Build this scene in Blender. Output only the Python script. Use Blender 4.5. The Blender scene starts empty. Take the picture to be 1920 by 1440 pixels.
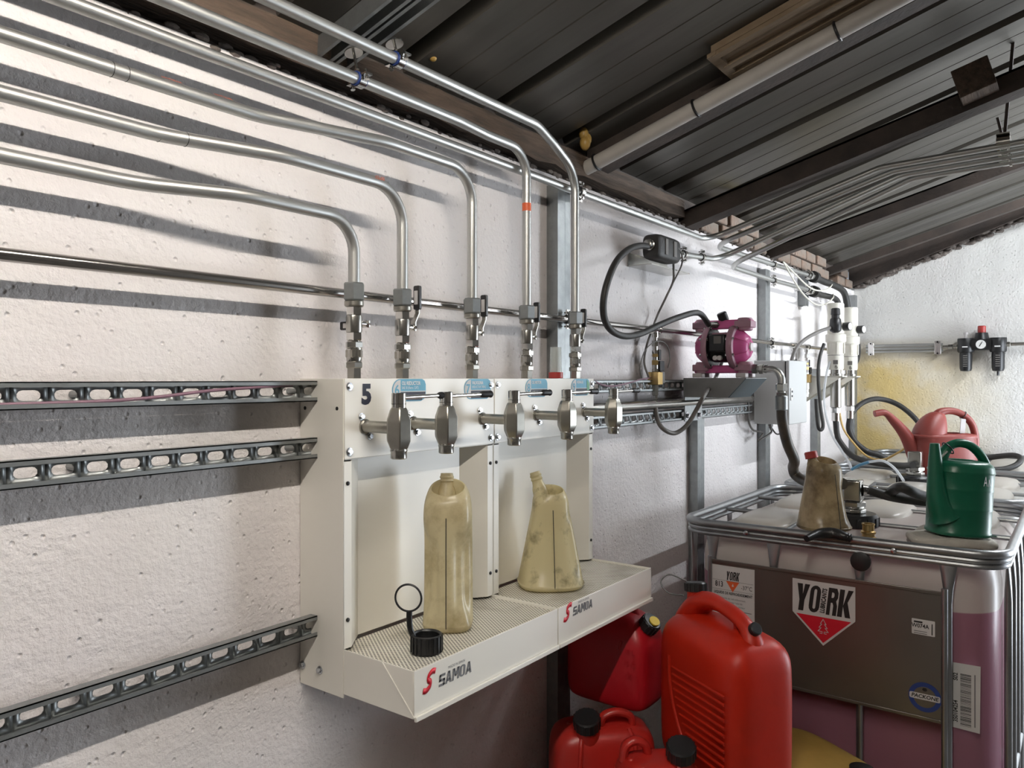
import bpy, bmesh, math, random
from mathutils import Vector, Matrix
random.seed(7)
S = bpy.context.scene
C = S.collection
PI = math.pi
H = 1.65            # eye height of the photographer, metres
D = 1.35            # distance from the photographer to the left wall (the wall face is y = 0)
YAW = math.radians(36.6)
F = 1440.0          # focal length in pixels of the 1920 x 1440 frame
HV = 710.0          # image row of the horizon

# ------------------------------------------------------------------ camera
cd = bpy.data.cameras.new('camera'); cam = bpy.data.objects.new('camera', cd); C.objects.link(cam)
cd.sensor_width = 36.0; cd.lens = 36.0 * F / 1920.0
cd.shift_y = -(720 - HV) / 1920.0
cd.clip_start = 0.02
cam.location = (0, -D, H); cam.rotation_euler = (PI / 2, 0, YAW - PI / 2)
S.camera = cam

# ------------------------------------------------------------------ world, exposure, daylight
w = bpy.data.worlds.new('world'); S.world = w; w.use_nodes = True
bg = w.node_tree.nodes['Background']
bg.inputs[0].default_value = (0.75, 0.85, 1.0, 1); bg.inputs[1].default_value = 0.6
S.view_settings.view_transform = 'Standard'; S.view_settings.look = 'None'
S.view_settings.gamma = 1.0; S.view_settings.use_curve_mapping = False
S.view_settings.exposure = 1.48
cy = S.cycles; cy.max_bounces = 7; cy.diffuse_bounces = 4; cy.glossy_bounces = 3; cy.transmission_bounces = 4; cy.transparent_max_bounces = 8
cy.caustics_reflective = False; cy.caustics_refractive = False; cy.use_adaptive_sampling = True; cy.adaptive_threshold = 0.03; cy.sample_clamp_indirect = 4.0

def area_light(name, loc, rot, sx, sy, power, color):
    l = bpy.data.lights.new(name, 'AREA'); l.shape = 'RECTANGLE'; l.size = sx; l.size_y = sy
    l.energy = power; l.color = color
    o = bpy.data.objects.new(name, l); C.objects.link(o); o.location = loc; o.rotation_euler = rot
    return o
# daylight entering by the big workshop door in the right-hand wall
DOOR_X0, DOOR_X1, DOOR_H, WR = 4.4, 5.8, 2.2, -3.3
area_light('door_daylight', ((DOOR_X0 + DOOR_X1) / 2, WR - 0.02, DOOR_H / 2 + 0.05), (PI / 2, 0, 0), DOOR_X1 - DOOR_X0, DOOR_H - 0.1, 45, (0.86, 0.93, 1.0))
TUBE_POWER = 60.0   # emission strength of the fluorescent tubes (built with their luminaires below)

# ------------------------------------------------------------------ pixel helpers (survey of the photograph)
CY, SY = math.cos(YAW), math.sin(YAW)
def ray(u, v):
    r = (u - 960) / F
    return Vector((CY + SY * r, SY - CY * r, -(v - HV) / F))
def W(u, v, y):     # point on the plane y = const
    d = ray(u, v); t = (D + y) / d.y
    return Vector((d.x * t, y, H + d.z * t))
def XP(u, v, x):    # point on the plane x = const
    d = ray(u, v); t = x / d.x
    return Vector((x, -D + d.y * t, H + d.z * t))
def ZP(u, v, z):    # point at height H + z
    d = ray(u, v); t = z / d.z
    return Vector((d.x * t, -D + d.y * t, H + z))

# ------------------------------------------------------------------ materials
MATS = {}
def nodes(name):
    m = bpy.data.materials.new(name); m.use_nodes = True
    nt = m.node_tree; p = nt.nodes['Principled BSDF']
    return m, nt, p
def N(nt, kind, **kw):
    n = nt.nodes.new(kind)
    for k, v in kw.items(): setattr(n, k, v)
    return n
def mat(name, col, rough=0.5, metal=0.0, var=0.0, vscale=8.0, var_col=None, bump=0.0, bscale=60.0, spec=0.5, detail=4, trans=0.0, stretch=None, rvar=0.0, emit=0.0, lo=0.35, hi=0.7, coat=0.0):
    if name in MATS: return MATS[name]
    m, nt, p = nodes(name)
    c4 = (*col, 1)
    p.inputs['Base Color'].default_value = c4; p.inputs['Roughness'].default_value = rough
    p.inputs['Metallic'].default_value = metal; p.inputs['Specular IOR Level'].default_value = spec
    if coat: p.inputs['Coat Weight'].default_value = coat; p.inputs['Coat Roughness'].default_value = 0.15
    if trans: p.inputs['Transmission Weight'].default_value = trans
    if emit: p.inputs['Emission Color'].default_value = c4; p.inputs['Emission Strength'].default_value = emit
    if var or bump or rvar:
        tc = N(nt, 'ShaderNodeTexCoord'); src = tc.outputs['Object']
        if stretch:
            mp = N(nt, 'ShaderNodeMapping'); mp.inputs['Scale'].default_value = stretch
            nt.links.new(src, mp.inputs[0]); src = mp.outputs[0]
    if var or rvar:
        nz = N(nt, 'ShaderNodeTexNoise'); nz.inputs['Scale'].default_value = vscale; nz.inputs['Detail'].default_value = detail
        nz.inputs['Roughness'].default_value = 0.6
        nt.links.new(src, nz.inputs['Vector'])
        rp = N(nt, 'ShaderNodeMapRange'); rp.inputs[1].default_value = lo; rp.inputs[2].default_value = hi
        nt.links.new(nz.outputs['Fac'], rp.inputs[0])
        if var:
            mx = N(nt, 'ShaderNodeMix', data_type='RGBA')
            vc = var_col or tuple(x * 0.5 for x in col)
            mx.inputs['A'].default_value = c4; mx.inputs['B'].default_value = (*[a + (b - a) * var for a, b in zip(col, vc)], 1)
            nt.links.new(rp.outputs[0], mx.inputs['Factor']); nt.links.new(mx.outputs['Result'], p.inputs['Base Color'])
        if rvar:
            r2 = N(nt, 'ShaderNodeMapRange'); r2.inputs[1].default_value = 0.3; r2.inputs[2].default_value = 0.7
            r2.inputs[3].default_value = max(0.03, rough - rvar); r2.inputs[4].default_value = min(1, rough + rvar)
            nt.links.new(nz.outputs['Fac'], r2.inputs[0]); nt.links.new(r2.outputs[0], p.inputs['Roughness'])
    if bump:
        nb = N(nt, 'ShaderNodeTexNoise'); nb.inputs['Scale'].default_value = bscale; nb.inputs['Detail'].default_value = 5
        nt.links.new(src, nb.inputs['Vector'])
        bp = N(nt, 'ShaderNodeBump'); bp.inputs['Strength'].default_value = bump; bp.inputs['Distance'].default_value = 0.01
        nt.links.new(nb.outputs['Fac'], bp.inputs['Height']); nt.links.new(bp.outputs[0], p.inputs['Normal'])
    MATS[name] = m
    return m

def wall_mat(name, base, stain=None):
    """painted rough render: coarse undulation, fine grain and scattered pits; optional yellow damp stain"""
    m, nt, p = nodes(name)
    p.inputs['Roughness'].default_value = 0.75; p.inputs['Specular IOR Level'].default_value = 0.3
    tc = N(nt, 'ShaderNodeTexCoord')
    n1 = N(nt, 'ShaderNodeTexNoise'); n1.inputs['Scale'].default_value = 9; n1.inputs['Detail'].default_value = 3
    n2 = N(nt, 'ShaderNodeTexNoise'); n2.inputs['Scale'].default_value = 75; n2.inputs['Detail'].default_value = 4; n2.inputs['Roughness'].default_value = 0.6
    v1 = N(nt, 'ShaderNodeTexVoronoi'); v1.inputs['Scale'].default_value = 42; v1.inputs['Randomness'].default_value = 1.0
    for n in (n1, n2, v1): nt.links.new(tc.outputs['Object'], n.inputs['Vector'])
    pit = N(nt, 'ShaderNodeMapRange'); pit.inputs[1].default_value = 0.04; pit.inputs[2].default_value = 0.2
    nt.links.new(v1.outputs['Distance'], pit.inputs[0])
    b1 = N(nt, 'ShaderNodeBump'); b1.inputs['Strength'].default_value = 0.4; b1.inputs['Distance'].default_value = 0.025
    b2 = N(nt, 'ShaderNodeBump'); b2.inputs['Strength'].default_value = 0.8; b2.inputs['Distance'].default_value = 0.006
    b3 = N(nt, 'ShaderNodeBump'); b3.inputs['Strength'].default_value = 0.85; b3.inputs['Distance'].default_value = 0.003
    nt.links.new(n1.outputs['Fac'], b1.inputs['Height']); nt.links.new(n2.outputs['Fac'], b2.inputs['Height']); nt.links.new(pit.outputs[0], b3.inputs['Height'])
    nt.links.new(b1.outputs[0], b2.inputs['Normal']); nt.links.new(b2.outputs[0], b3.inputs['Normal']); nt.links.new(b3.outputs[0], p.inputs['Normal'])
    n3 = N(nt, 'ShaderNodeTexNoise'); n3.inputs['Scale'].default_value = 2.2; n3.inputs['Detail'].default_value = 5
    nt.links.new(tc.outputs['Object'], n3.inputs['Vector'])
    r3 = N(nt, 'ShaderNodeMapRange'); r3.inputs[1].default_value = 0.4; r3.inputs[2].default_value = 0.7
    nt.links.new(n3.outputs['Fac'], r3.inputs[0])
    mx = N(nt, 'ShaderNodeMix', data_type='RGBA'); mx.inputs['A'].default_value = (*base, 1); mx.inputs['B'].default_value = (base[0] * 0.94, base[1] * 0.92, base[2] * 0.93, 1)
    nt.links.new(r3.outputs[0], mx.inputs['Factor'])
    out = mx.outputs['Result']
    if stain:
        # an ochre damp patch low in the corner, broken up by noise, with black specks in it
        sx = N(nt, 'ShaderNodeSeparateXYZ'); nt.links.new(tc.outputs['Object'], sx.inputs[0])
        gy = N(nt, 'ShaderNodeMapRange'); gy.inputs[1].default_value = -1.0; gy.inputs[2].default_value = -0.25
        nt.links.new(sx.outputs['Y'], gy.inputs[0])
        gz = N(nt, 'ShaderNodeMapRange'); gz.inputs[1].default_value = 1.95; gz.inputs[2].default_value = 1.72
        nt.links.new(sx.outputs['Z'], gz.inputs[0])
        n4 = N(nt, 'ShaderNodeTexNoise'); n4.inputs['Scale'].default_value = 3.5; n4.inputs['Detail'].default_value = 6
        nt.links.new(tc.outputs['Object'], n4.inputs['Vector'])
        r4 = N(nt, 'ShaderNodeMapRange'); r4.inputs[1].default_value = 0.1; r4.inputs[2].default_value = 0.55
        nt.links.new(n4.outputs['Fac'], r4.inputs[0])
        m1 = N(nt, 'ShaderNodeMath', operation='MULTIPLY'); m2 = N(nt, 'ShaderNodeMath', operation='MULTIPLY')
        nt.links.new(gy.outputs[0], m1.inputs[0]); nt.links.new(gz.outputs[0], m1.inputs[1])
        nt.links.new(m1.outputs[0], m2.inputs[0]); nt.links.new(r4.outputs[0], m2.inputs[1])
        mx2 = N(nt, 'ShaderNodeMix', data_type='RGBA'); mx2.inputs['B'].default_value = (*stain, 1)
        nt.links.new(m2.outputs[0], mx2.inputs['Factor']); nt.links.new(out, mx2.inputs['A'])
        v2 = N(nt, 'ShaderNodeTexNoise'); v2.inputs['Scale'].default_value = 22; v2.inputs['Detail'].default_value = 6; v2.inputs['Roughness'].default_value = 0.7
        nt.links.new(tc.outputs['Object'], v2.inputs['Vector'])
        r5 = N(nt, 'ShaderNodeMapRange'); r5.inputs[1].default_value = 0.66; r5.inputs[2].default_value = 0.7
        nt.links.new(v2.outputs['Fac'], r5.inputs[0])
        m3 = N(nt, 'ShaderNodeMath', operation='MULTIPLY'); nt.links.new(r5.outputs[0], m3.inputs[0]); nt.links.new(m1.outputs[0], m3.inputs[1])
        mx3 = N(nt, 'ShaderNodeMix', data_type='RGBA'); mx3.inputs['B'].default_value = (0.06, 0.05, 0.03, 1)
        nt.links.new(m3.outputs[0], mx3.inputs['Factor']); nt.links.new(mx2.outputs['Result'], mx3.inputs['A'])
        out = mx3.outputs['Result']
    nt.links.new(out, p.inputs['Base Color'])
    return m

def perforated_mat(name, col, pitch):
    """steel sheet drilled with small staggered round holes (about 3 px each in the photo)"""
    m, nt, p = nodes(name); p.inputs['Roughness'].default_value = 0.45
    tc = N(nt, 'ShaderNodeTexCoord'); sx = N(nt, 'ShaderNodeSeparateXYZ'); nt.links.new(tc.outputs['Object'], sx.inputs[0])
    def M(op, a, b=None):
        n = N(nt, 'ShaderNodeMath', operation=op)
        for i, x in enumerate((a, b)):
            if x is None: continue
            if isinstance(x, (int, float)): n.inputs[i].default_value = x
            else: nt.links.new(x, n.inputs[i])
        return n.outputs[0]
    def dots(ox, oy):
        fx = M('SUBTRACT', M('FRACT', M('ADD', M('DIVIDE', sx.outputs['X'], pitch), 50 + ox)), 0.5)
        fy = M('SUBTRACT', M('FRACT', M('ADD', M('DIVIDE', sx.outputs['Y'], pitch * 1.5), 50 + oy)), 0.5)
        fy = M('MULTIPLY', fy, 1.5)
        return M('SQRT', M('ADD', M('MULTIPLY', fx, fx), M('MULTIPLY', fy, fy)))
    d = M('MINIMUM', dots(0, 0), dots(0.5, 0.5))
    rp = N(nt, 'ShaderNodeMapRange'); rp.inputs[1].default_value = 0.24; rp.inputs[2].default_value = 0.30
    nt.links.new(d, rp.inputs[0])
    nz = N(nt, 'ShaderNodeTexNoise'); nz.inputs['Scale'].default_value = 9; nz.inputs['Detail'].default_value = 6
    nt.links.new(tc.outputs['Object'], nz.inputs['Vector'])
    r2 = N(nt, 'ShaderNodeMapRange'); r2.inputs[1].default_value = 0.5; r2.inputs[2].default_value = 0.85; nt.links.new(nz.outputs['Fac'], r2.inputs[0])
    mg = N(nt, 'ShaderNodeMix', data_type='RGBA'); mg.inputs['A'].default_value = (*col, 1); mg.inputs['B'].default_value = (0.25, 0.21, 0.13, 1)
    nt.links.new(r2.outputs[0], mg.inputs['Factor'])
    mx = N(nt, 'ShaderNodeMix', data_type='RGBA'); mx.inputs['A'].default_value = (0.05, 0.045, 0.035, 1)
    nt.links.new(mg.outputs['Result'], mx.inputs['B'])
    nt.links.new(rp.outputs[0], mx.inputs['Factor']); nt.links.new(mx.outputs['Result'], p.inputs['Base Color'])
    bp = N(nt, 'ShaderNodeBump'); bp.inputs['Strength'].default_value = 0.6; bp.inputs['Distance'].default_value = 0.002
    nt.links.new(rp.outputs[0], bp.inputs['Height']); nt.links.new(bp.outputs[0], p.inputs['Normal'])
    return m

def shell_mat(name, col, clear=0.4, rough=0.35, grime=None, gscale=8, glo=0.5, ghi=0.75, fill=None):
    """thin milky plastic wall: part see-through, part scattering, with gloss"""
    m, nt, p = nodes(name); o = nt.nodes['Material Output']
    p.inputs['Base Color'].default_value = (*col, 1); p.inputs['Roughness'].default_value = rough
    tr = N(nt, 'ShaderNodeBsdfTranslucent'); tr.inputs[0].default_value = (*col, 1)
    tp = N(nt, 'ShaderNodeBsdfTransparent'); tp.inputs[0].default_value = (*[0.5 + 0.5 * x for x in col], 1)
    m1 = N(nt, 'ShaderNodeMixShader'); m1.inputs[0].default_value = 0.35
    nt.links.new(p.outputs[0], m1.inputs[1]); nt.links.new(tr.outputs[0], m1.inputs[2])
    m2 = N(nt, 'ShaderNodeMixShader'); m2.inputs[0].default_value = clear
    nt.links.new(m1.outputs[0], m2.inputs[1]); nt.links.new(tp.outputs[0], m2.inputs[2])
    nt.links.new(m2.outputs[0], o.inputs[0])
    if grime:
        tc = N(nt, 'ShaderNodeTexCoord'); nz = N(nt, 'ShaderNodeTexNoise'); nz.inputs['Scale'].default_value = gscale; nz.inputs['Detail'].default_value = 7
        nz.inputs['Roughness'].default_value = 0.62
        nt.links.new(tc.outputs['Object'], nz.inputs['Vector'])
        rp = N(nt, 'ShaderNodeMapRange'); rp.inputs[1].default_value = glo; rp.inputs[2].default_value = ghi
        nt.links.new(nz.outputs['Fac'], rp.inputs[0])
        mx = N(nt, 'ShaderNodeMix', data_type='RGBA'); mx.inputs['A'].default_value = (*col, 1); mx.inputs['B'].default_value = (*grime, 1)
        nt.links.new(rp.outputs[0], mx.inputs['Factor'])
        nt.links.new(mx.outputs['Result'], p.inputs['Base Color']); nt.links.new(mx.outputs['Result'], tr.inputs[0])
    if fill:
        # the fluid standing behind the milky wall tints it up to its level
        lev, fc = fill; tc = N(nt, 'ShaderNodeTexCoord'); sx = N(nt, 'ShaderNodeSeparateXYZ'); nt.links.new(tc.outputs['Object'], sx.inputs[0])
        rp = N(nt, 'ShaderNodeMapRange'); rp.inputs[1].default_value = lev - 0.002; rp.inputs[2].default_value = lev + 0.002
        nt.links.new(sx.outputs['Z'], rp.inputs[0])
        mx = N(nt, 'ShaderNodeMix', data_type='RGBA'); mx.inputs['A'].default_value = (*fc, 1); mx.inputs['B'].default_value = (*col, 1)
        nt.links.new(rp.outputs[0], mx.inputs['Factor'])
        nt.links.new(mx.outputs['Result'], p.inputs['Base Color']); nt.links.new(mx.outputs['Result'], tr.inputs[0])
    return m

M = {}
M['wall'] = wall_mat('rough_white_render', (0.80, 0.765, 0.755))
M['wall_end'] = wall_mat('stained_white_render', (0.76, 0.75, 0.715), stain=(0.64, 0.49, 0.21))
M['shop'] = mat('grimy_grey_wall', (0.20, 0.19, 0.175), 0.8, var=0.6, vscale=3)
M['floor'] = mat('concrete', (0.20, 0.19, 0.18), 0.85, var=0.5, vscale=3, bump=0.3)
M['deck'] = mat('dull_galvanised_deck', (0.125, 0.116, 0.10), 0.36, metal=0.5, var=0.7, vscale=2.5, var_col=(0.07, 0.063, 0.053), stretch=(3, 0.35, 1), rvar=0.1)
M['beam'] = mat('dark_rusty_steel', (0.075, 0.055, 0.045), 0.75, var=0.8, vscale=7, var_col=(0.03, 0.025, 0.022), bump=0.2)
M['timber'] = mat('old_brown_timber', (0.12, 0.082, 0.058), 0.85, var=0.9, vscale=10, var_col=(0.04, 0.028, 0.02), stretch=(0.6, 5, 5), bump=0.5, bscale=25)
M['mortar'] = mat('crumbly_dark_mortar', (0.20, 0.17, 0.15), 0.95, var=0.9, vscale=25, var_col=(0.05, 0.04, 0.035), bump=1.0, bscale=30)
M['ply'] = mat('weathered_board', (0.28, 0.21, 0.14), 0.8, var=0.8, vscale=6, var_col=(0.13, 0.085, 0.045), stretch=(4, 0.5, 1), bump=0.3)
M['brick'] = mat('terracotta_brick', (0.22, 0.145, 0.105), 0.9, var=0.9, vscale=14, var_col=(0.20, 0.185, 0.16), bump=0.6, bscale=50)
M['galv'] = mat('galvanised_tube', (0.52, 0.525, 0.51), 0.40, metal=0.92, var=0.5, vscale=7, var_col=(0.40, 0.40, 0.39), rvar=0.05, detail=3)
M['galv_dull'] = mat('galvanised_strut', (0.30, 0.315, 0.315), 0.42, metal=0.75, var=0.5, vscale=30, var_col=(0.20, 0.21, 0.215), rvar=0.08)
M['zinc'] = mat('zinc_plated', (0.50, 0.49, 0.46), 0.24, metal=1.0, var=0.4, vscale=20)
M['chrome'] = mat('nickel_plated', (0.62, 0.61, 0.59), 0.15, metal=1.0)
M['bolt'] = mat('bolt_steel', (0.55, 0.57, 0.60), 0.25, metal=1.0)
M['stainless'] = mat('stainless_pipe', (0.42, 0.40, 0.38), 0.19, metal=1.0)
M['satin'] = mat('satin_tap_steel', (0.40, 0.385, 0.345), 0.32, metal=1.0, var=0.35, vscale=25)
M['brass'] = mat('brass', (0.60, 0.42, 0.18), 0.35, metal=1.0)
M['ivory'] = mat('ivory_enamel', (0.80, 0.775, 0.71), 0.32, var=0.12, vscale=5, var_col=(0.62, 0.58, 0.48), lo=0.5, hi=0.8)
M['grate'] = perforated_mat('perforated_ivory_sheet', (0.80, 0.77, 0.68), 0.0085)
M['black'] = mat('black_plastic', (0.012, 0.012, 0.013), 0.38)
M['rubber'] = mat('black_rubber_hose', (0.022, 0.021, 0.02), 0.55, var=0.4, vscale=40, var_col=(0.05, 0.045, 0.04))
M['dirty_hose'] = mat('oily_rubber_hose', (0.03, 0.027, 0.022), 0.45, var=0.8, vscale=18, var_col=(0.10, 0.07, 0.045))
M['grey_cable'] = mat('grey_cable', (0.13, 0.12, 0.11), 0.5)
M['greyhose'] = mat('grey_hose', (0.16, 0.15, 0.14), 0.45)
M['white_cable'] = mat('cream_cable', (0.70, 0.67, 0.58), 0.5)
M['purple'] = mat('mauve_cable', (0.22, 0.12, 0.16), 0.5)
M['pvc'] = mat('dusty_white_pvc', (0.50, 0.47, 0.43), 0.5, var=0.3, vscale=6)
M['navy'] = mat('navy_print', (0.012, 0.013, 0.03), 0.5)
M['blue'] = mat('light_blue_print', (0.10, 0.36, 0.52), 0.45)
M['green_print'] = mat('green_print', (0.12, 0.38, 0.20), 0.45)
M['white'] = mat('white_print', (0.80, 0.79, 0.77), 0.5)
M['paper'] = mat('label_paper', (0.66, 0.65, 0.64), 0.55, var=0.15, vscale=8)
M['print'] = mat('black_print', (0.015, 0.015, 0.015), 0.5)
M['greyprint'] = mat('grey_print', (0.16, 0.16, 0.165), 0.5)
M['red_print'] = mat('red_print', (0.62, 0.012, 0.03), 0.45)
M['orange_print'] = mat('orange_print', (0.75, 0.13, 0.04), 0.45)
M['blue_ring'] = mat('dark_blue_print', (0.02, 0.05, 0.22), 0.45)
M['can_red'] = mat('red_polyethylene', (0.44, 0.016, 0.004), 0.42, spec=0.35, var=0.5, vscale=5, var_col=(0.20, 0.018, 0.008), lo=0.5, hi=0.85, bump=0.03, bscale=120)
M['can_crimson'] = mat('crimson_polyethylene', (0.44, 0.008, 0.016), 0.38, var=0.25, vscale=4, var_col=(0.3, 0.012, 0.02))
M['can_scarlet'] = mat('scarlet_polyethylene', (0.46, 0.022, 0.016), 0.33, var=0.5, vscale=6, var_col=(0.25, 0.03, 0.02), lo=0.5, hi=0.85)
M['yellow'] = mat('dusty_yellow_plastic', (0.42, 0.27, 0.06), 0.5, var=0.4, vscale=8)
M['yellow_cap'] = mat('yellow_plastic', (0.75, 0.55, 0.05), 0.4)
M['green'] = mat('green_plastic', (0.006, 0.13, 0.07), 0.33, var=0.25, vscale=6)
M['wc_red'] = mat('faded_red_plastic', (0.25, 0.045, 0.036), 0.45, var=0.45, vscale=7, var_col=(0.24, 0.05, 0.04))
M['rag'] = mat('off_white_rag', (0.68, 0.64, 0.57), 0.9, var=0.4, vscale=14, bump=0.4, bscale=30)
M['pink'] = shell_mat('pink_translucent_plastic', (0.74, 0.16, 0.40), clear=0.12, rough=0.3)
M['mauve'] = mat('greyish_pink_plastic', (0.40, 0.22, 0.28), 0.4, var=0.4, vscale=10, var_col=(0.27, 0.16, 0.20))
M['clear_foot'] = mat('milky_plastic', (0.62, 0.58, 0.57), 0.35)
M['cabinet'] = mat('light_grey_enamel', (0.52, 0.53, 0.53), 0.4)
M['cream'] = mat('cream_enamel', (0.80, 0.775, 0.69), 0.35, var=0.12, vscale=8)
M['film'] = mat('blue_film_on_steel', (0.07, 0.10, 0.12), 0.35, metal=0.4)
M['plate'] = mat('dull_steel_plate', (0.19, 0.175, 0.155), 0.33, metal=0.7, var=0.6, vscale=2.0, detail=2, var_col=(0.13, 0.12, 0.10))
M['shelf_steel'] = mat('grey_sheet_steel', (0.25, 0.25, 0.25), 0.4, metal=0.5, var=0.3, vscale=12)
M['cage'] = mat('galvanised_cage', (0.40, 0.41, 0.42), 0.38, metal=0.95, var=0.4, vscale=9, detail=3)
M['bottle'] = shell_mat('milky_tank_plastic', (0.76, 0.72, 0.66), clear=0.12, rough=0.28)
M['bottle_pink'] = shell_mat('milky_tank_pink_filled', (0.76, 0.72, 0.66), clear=0.12, rough=0.28, fill=(H - 0.70, (0.50, 0.25, 0.33)))
M['bottle_grey'] = shell_mat('milky_tank_grey_filled', (0.76, 0.74, 0.70), clear=0.12, rough=0.28, fill=(0.44, (0.20, 0.26, 0.31)))
M['liquid_pink'] = mat('pink_coolant', (0.52, 0.06, 0.20), 0.4)
M['liquid_grey'] = mat('grey_blue_fluid', (0.15, 0.19, 0.23), 0.4)
M['jug'] = shell_mat('oily_jug_plastic', (0.78, 0.70, 0.47), clear=0.14, rough=0.25, grime=(0.36, 0.28, 0.14), gscale=13, glo=0.45, ghi=0.78)
M['jug_dirty'] = shell_mat('stained_jug_plastic', (0.76, 0.68, 0.43), clear=0.10, rough=0.26, grime=(0.14, 0.11, 0.06), gscale=14, glo=0.52, ghi=0.74)
M['jug_brown'] = shell_mat('brown_stained_jug_plastic', (0.56, 0.45, 0.27), clear=0.08, rough=0.28, grime=(0.12, 0.075, 0.035), gscale=11, glo=0.4, ghi=0.68)
M['clear'] = shell_mat('clear_cup_plastic', (0.85, 0.87, 0.85), clear=0.72, rough=0.15)
M['clear_tube'] = shell_mat('clear_hose_plastic', (0.80, 0.82, 0.84), clear=0.35, rough=0.2)
M['blue_tube'] = mat('blue_hose', (0.10, 0.28, 0.45), 0.35)
M['amber_tube'] = mat('amber_hose', (0.55, 0.36, 0.12), 0.35)
M['foam'] = mat('cured_amber_foam', (0.50, 0.31, 0.08), 0.35, var=0.5, vscale=30)
M['foam_yellow'] = mat('yellow_foam', (0.45, 0.33, 0.03), 0.6, var=0.4, vscale=25)
M['glass'] = mat('gauge_face', (0.75, 0.75, 0.73), 0.2)
M['cap_red'] = mat('dark_red_cap', (0.36, 0.035, 0.03), 0.4)
M['dark_slot'] = mat('dark_grime', (0.03, 0.028, 0.024), 0.8)
M['tubeglow'] = mat('lit_fluorescent_tube', (1.0, 0.93, 0.84), 0.5, emit=TUBE_POWER)
M['tubecool'] = mat('lit_cool_tube', (0.92, 0.96, 1.0), 0.5, emit=TUBE_POWER * 1.7)
M['lamp_white'] = mat('lamp_housing_white', (0.75, 0.75, 0.73), 0.4)

# ------------------------------------------------------------------ mesh building
def frame_of(d):
    d = Vector(d).normalized()
    a = Vector((0, 0, 1)) if abs(d.z) < 0.9 else Vector((1, 0, 0))
    u = d.cross(a).normalized(); v = d.cross(u).normalized()
    return u, v, d
def superloop(a, b, n, k=32, z=0.0, cx=0.0, cy=0.0):
    out = []
    for i in range(k):
        t = 2 * PI * (i + 0.5) / k; c, s = math.cos(t), math.sin(t)
        out.append(Vector((cx + a * math.copysign(abs(c) ** (2 / n), c), cy + b * math.copysign(abs(s) ** (2 / n), s), z)))
    return out
def fillet(pts, rad, n=8):
    """round the inner corners of a polyline"""
    pts = [Vector(p) for p in pts]; out = [pts[0]]
    rads = rad if isinstance(rad, (list, tuple)) else [rad] * (len(pts) - 2)
    for i in range(1, len(pts) - 1):
        p0, p, p1 = pts[i - 1], pts[i], pts[i + 1]; r = rads[i - 1]
        a = (p0 - p).normalized(); b = (p1 - p).normalized(); ang = a.angle(b)
        if r <= 0 or ang > PI - 0.02: out.append(p); continue
        l = min(r / math.tan(ang / 2), (p0 - p).length * 0.48, (p1 - p).length * 0.48); r = l * math.tan(ang / 2)
        ctr = p + (a + b).normalized() * (r / math.sin(ang / 2)); s = p + a * l; e = p + b * l
        va = s - ctr; vb = e - ctr; tot = va.angle(vb); ax = va.cross(vb).normalized()
        for j in range(n + 1): out.append(ctr + Matrix.Rotation(tot * j / n, 3, ax) @ va)
    out.append(pts[-1]); return out
def spline(pts, n=8):
    pts = [Vector(p) for p in pts]; P = [2 * pts[0] - pts[1]] + pts + [2 * pts[-1] - pts[-2]]; out = []
    for i in range(1, len(P) - 2):
        a, b, c, d = P[i - 1:i + 3]
        for j in range(n):
            t = j / n
            out.append(0.5 * ((2 * b) + (c - a) * t + (2 * a - 5 * b + 4 * c - d) * t * t + (3 * b - a - 3 * c + d) * t ** 3))
    out.append(pts[-1]); return out

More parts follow.
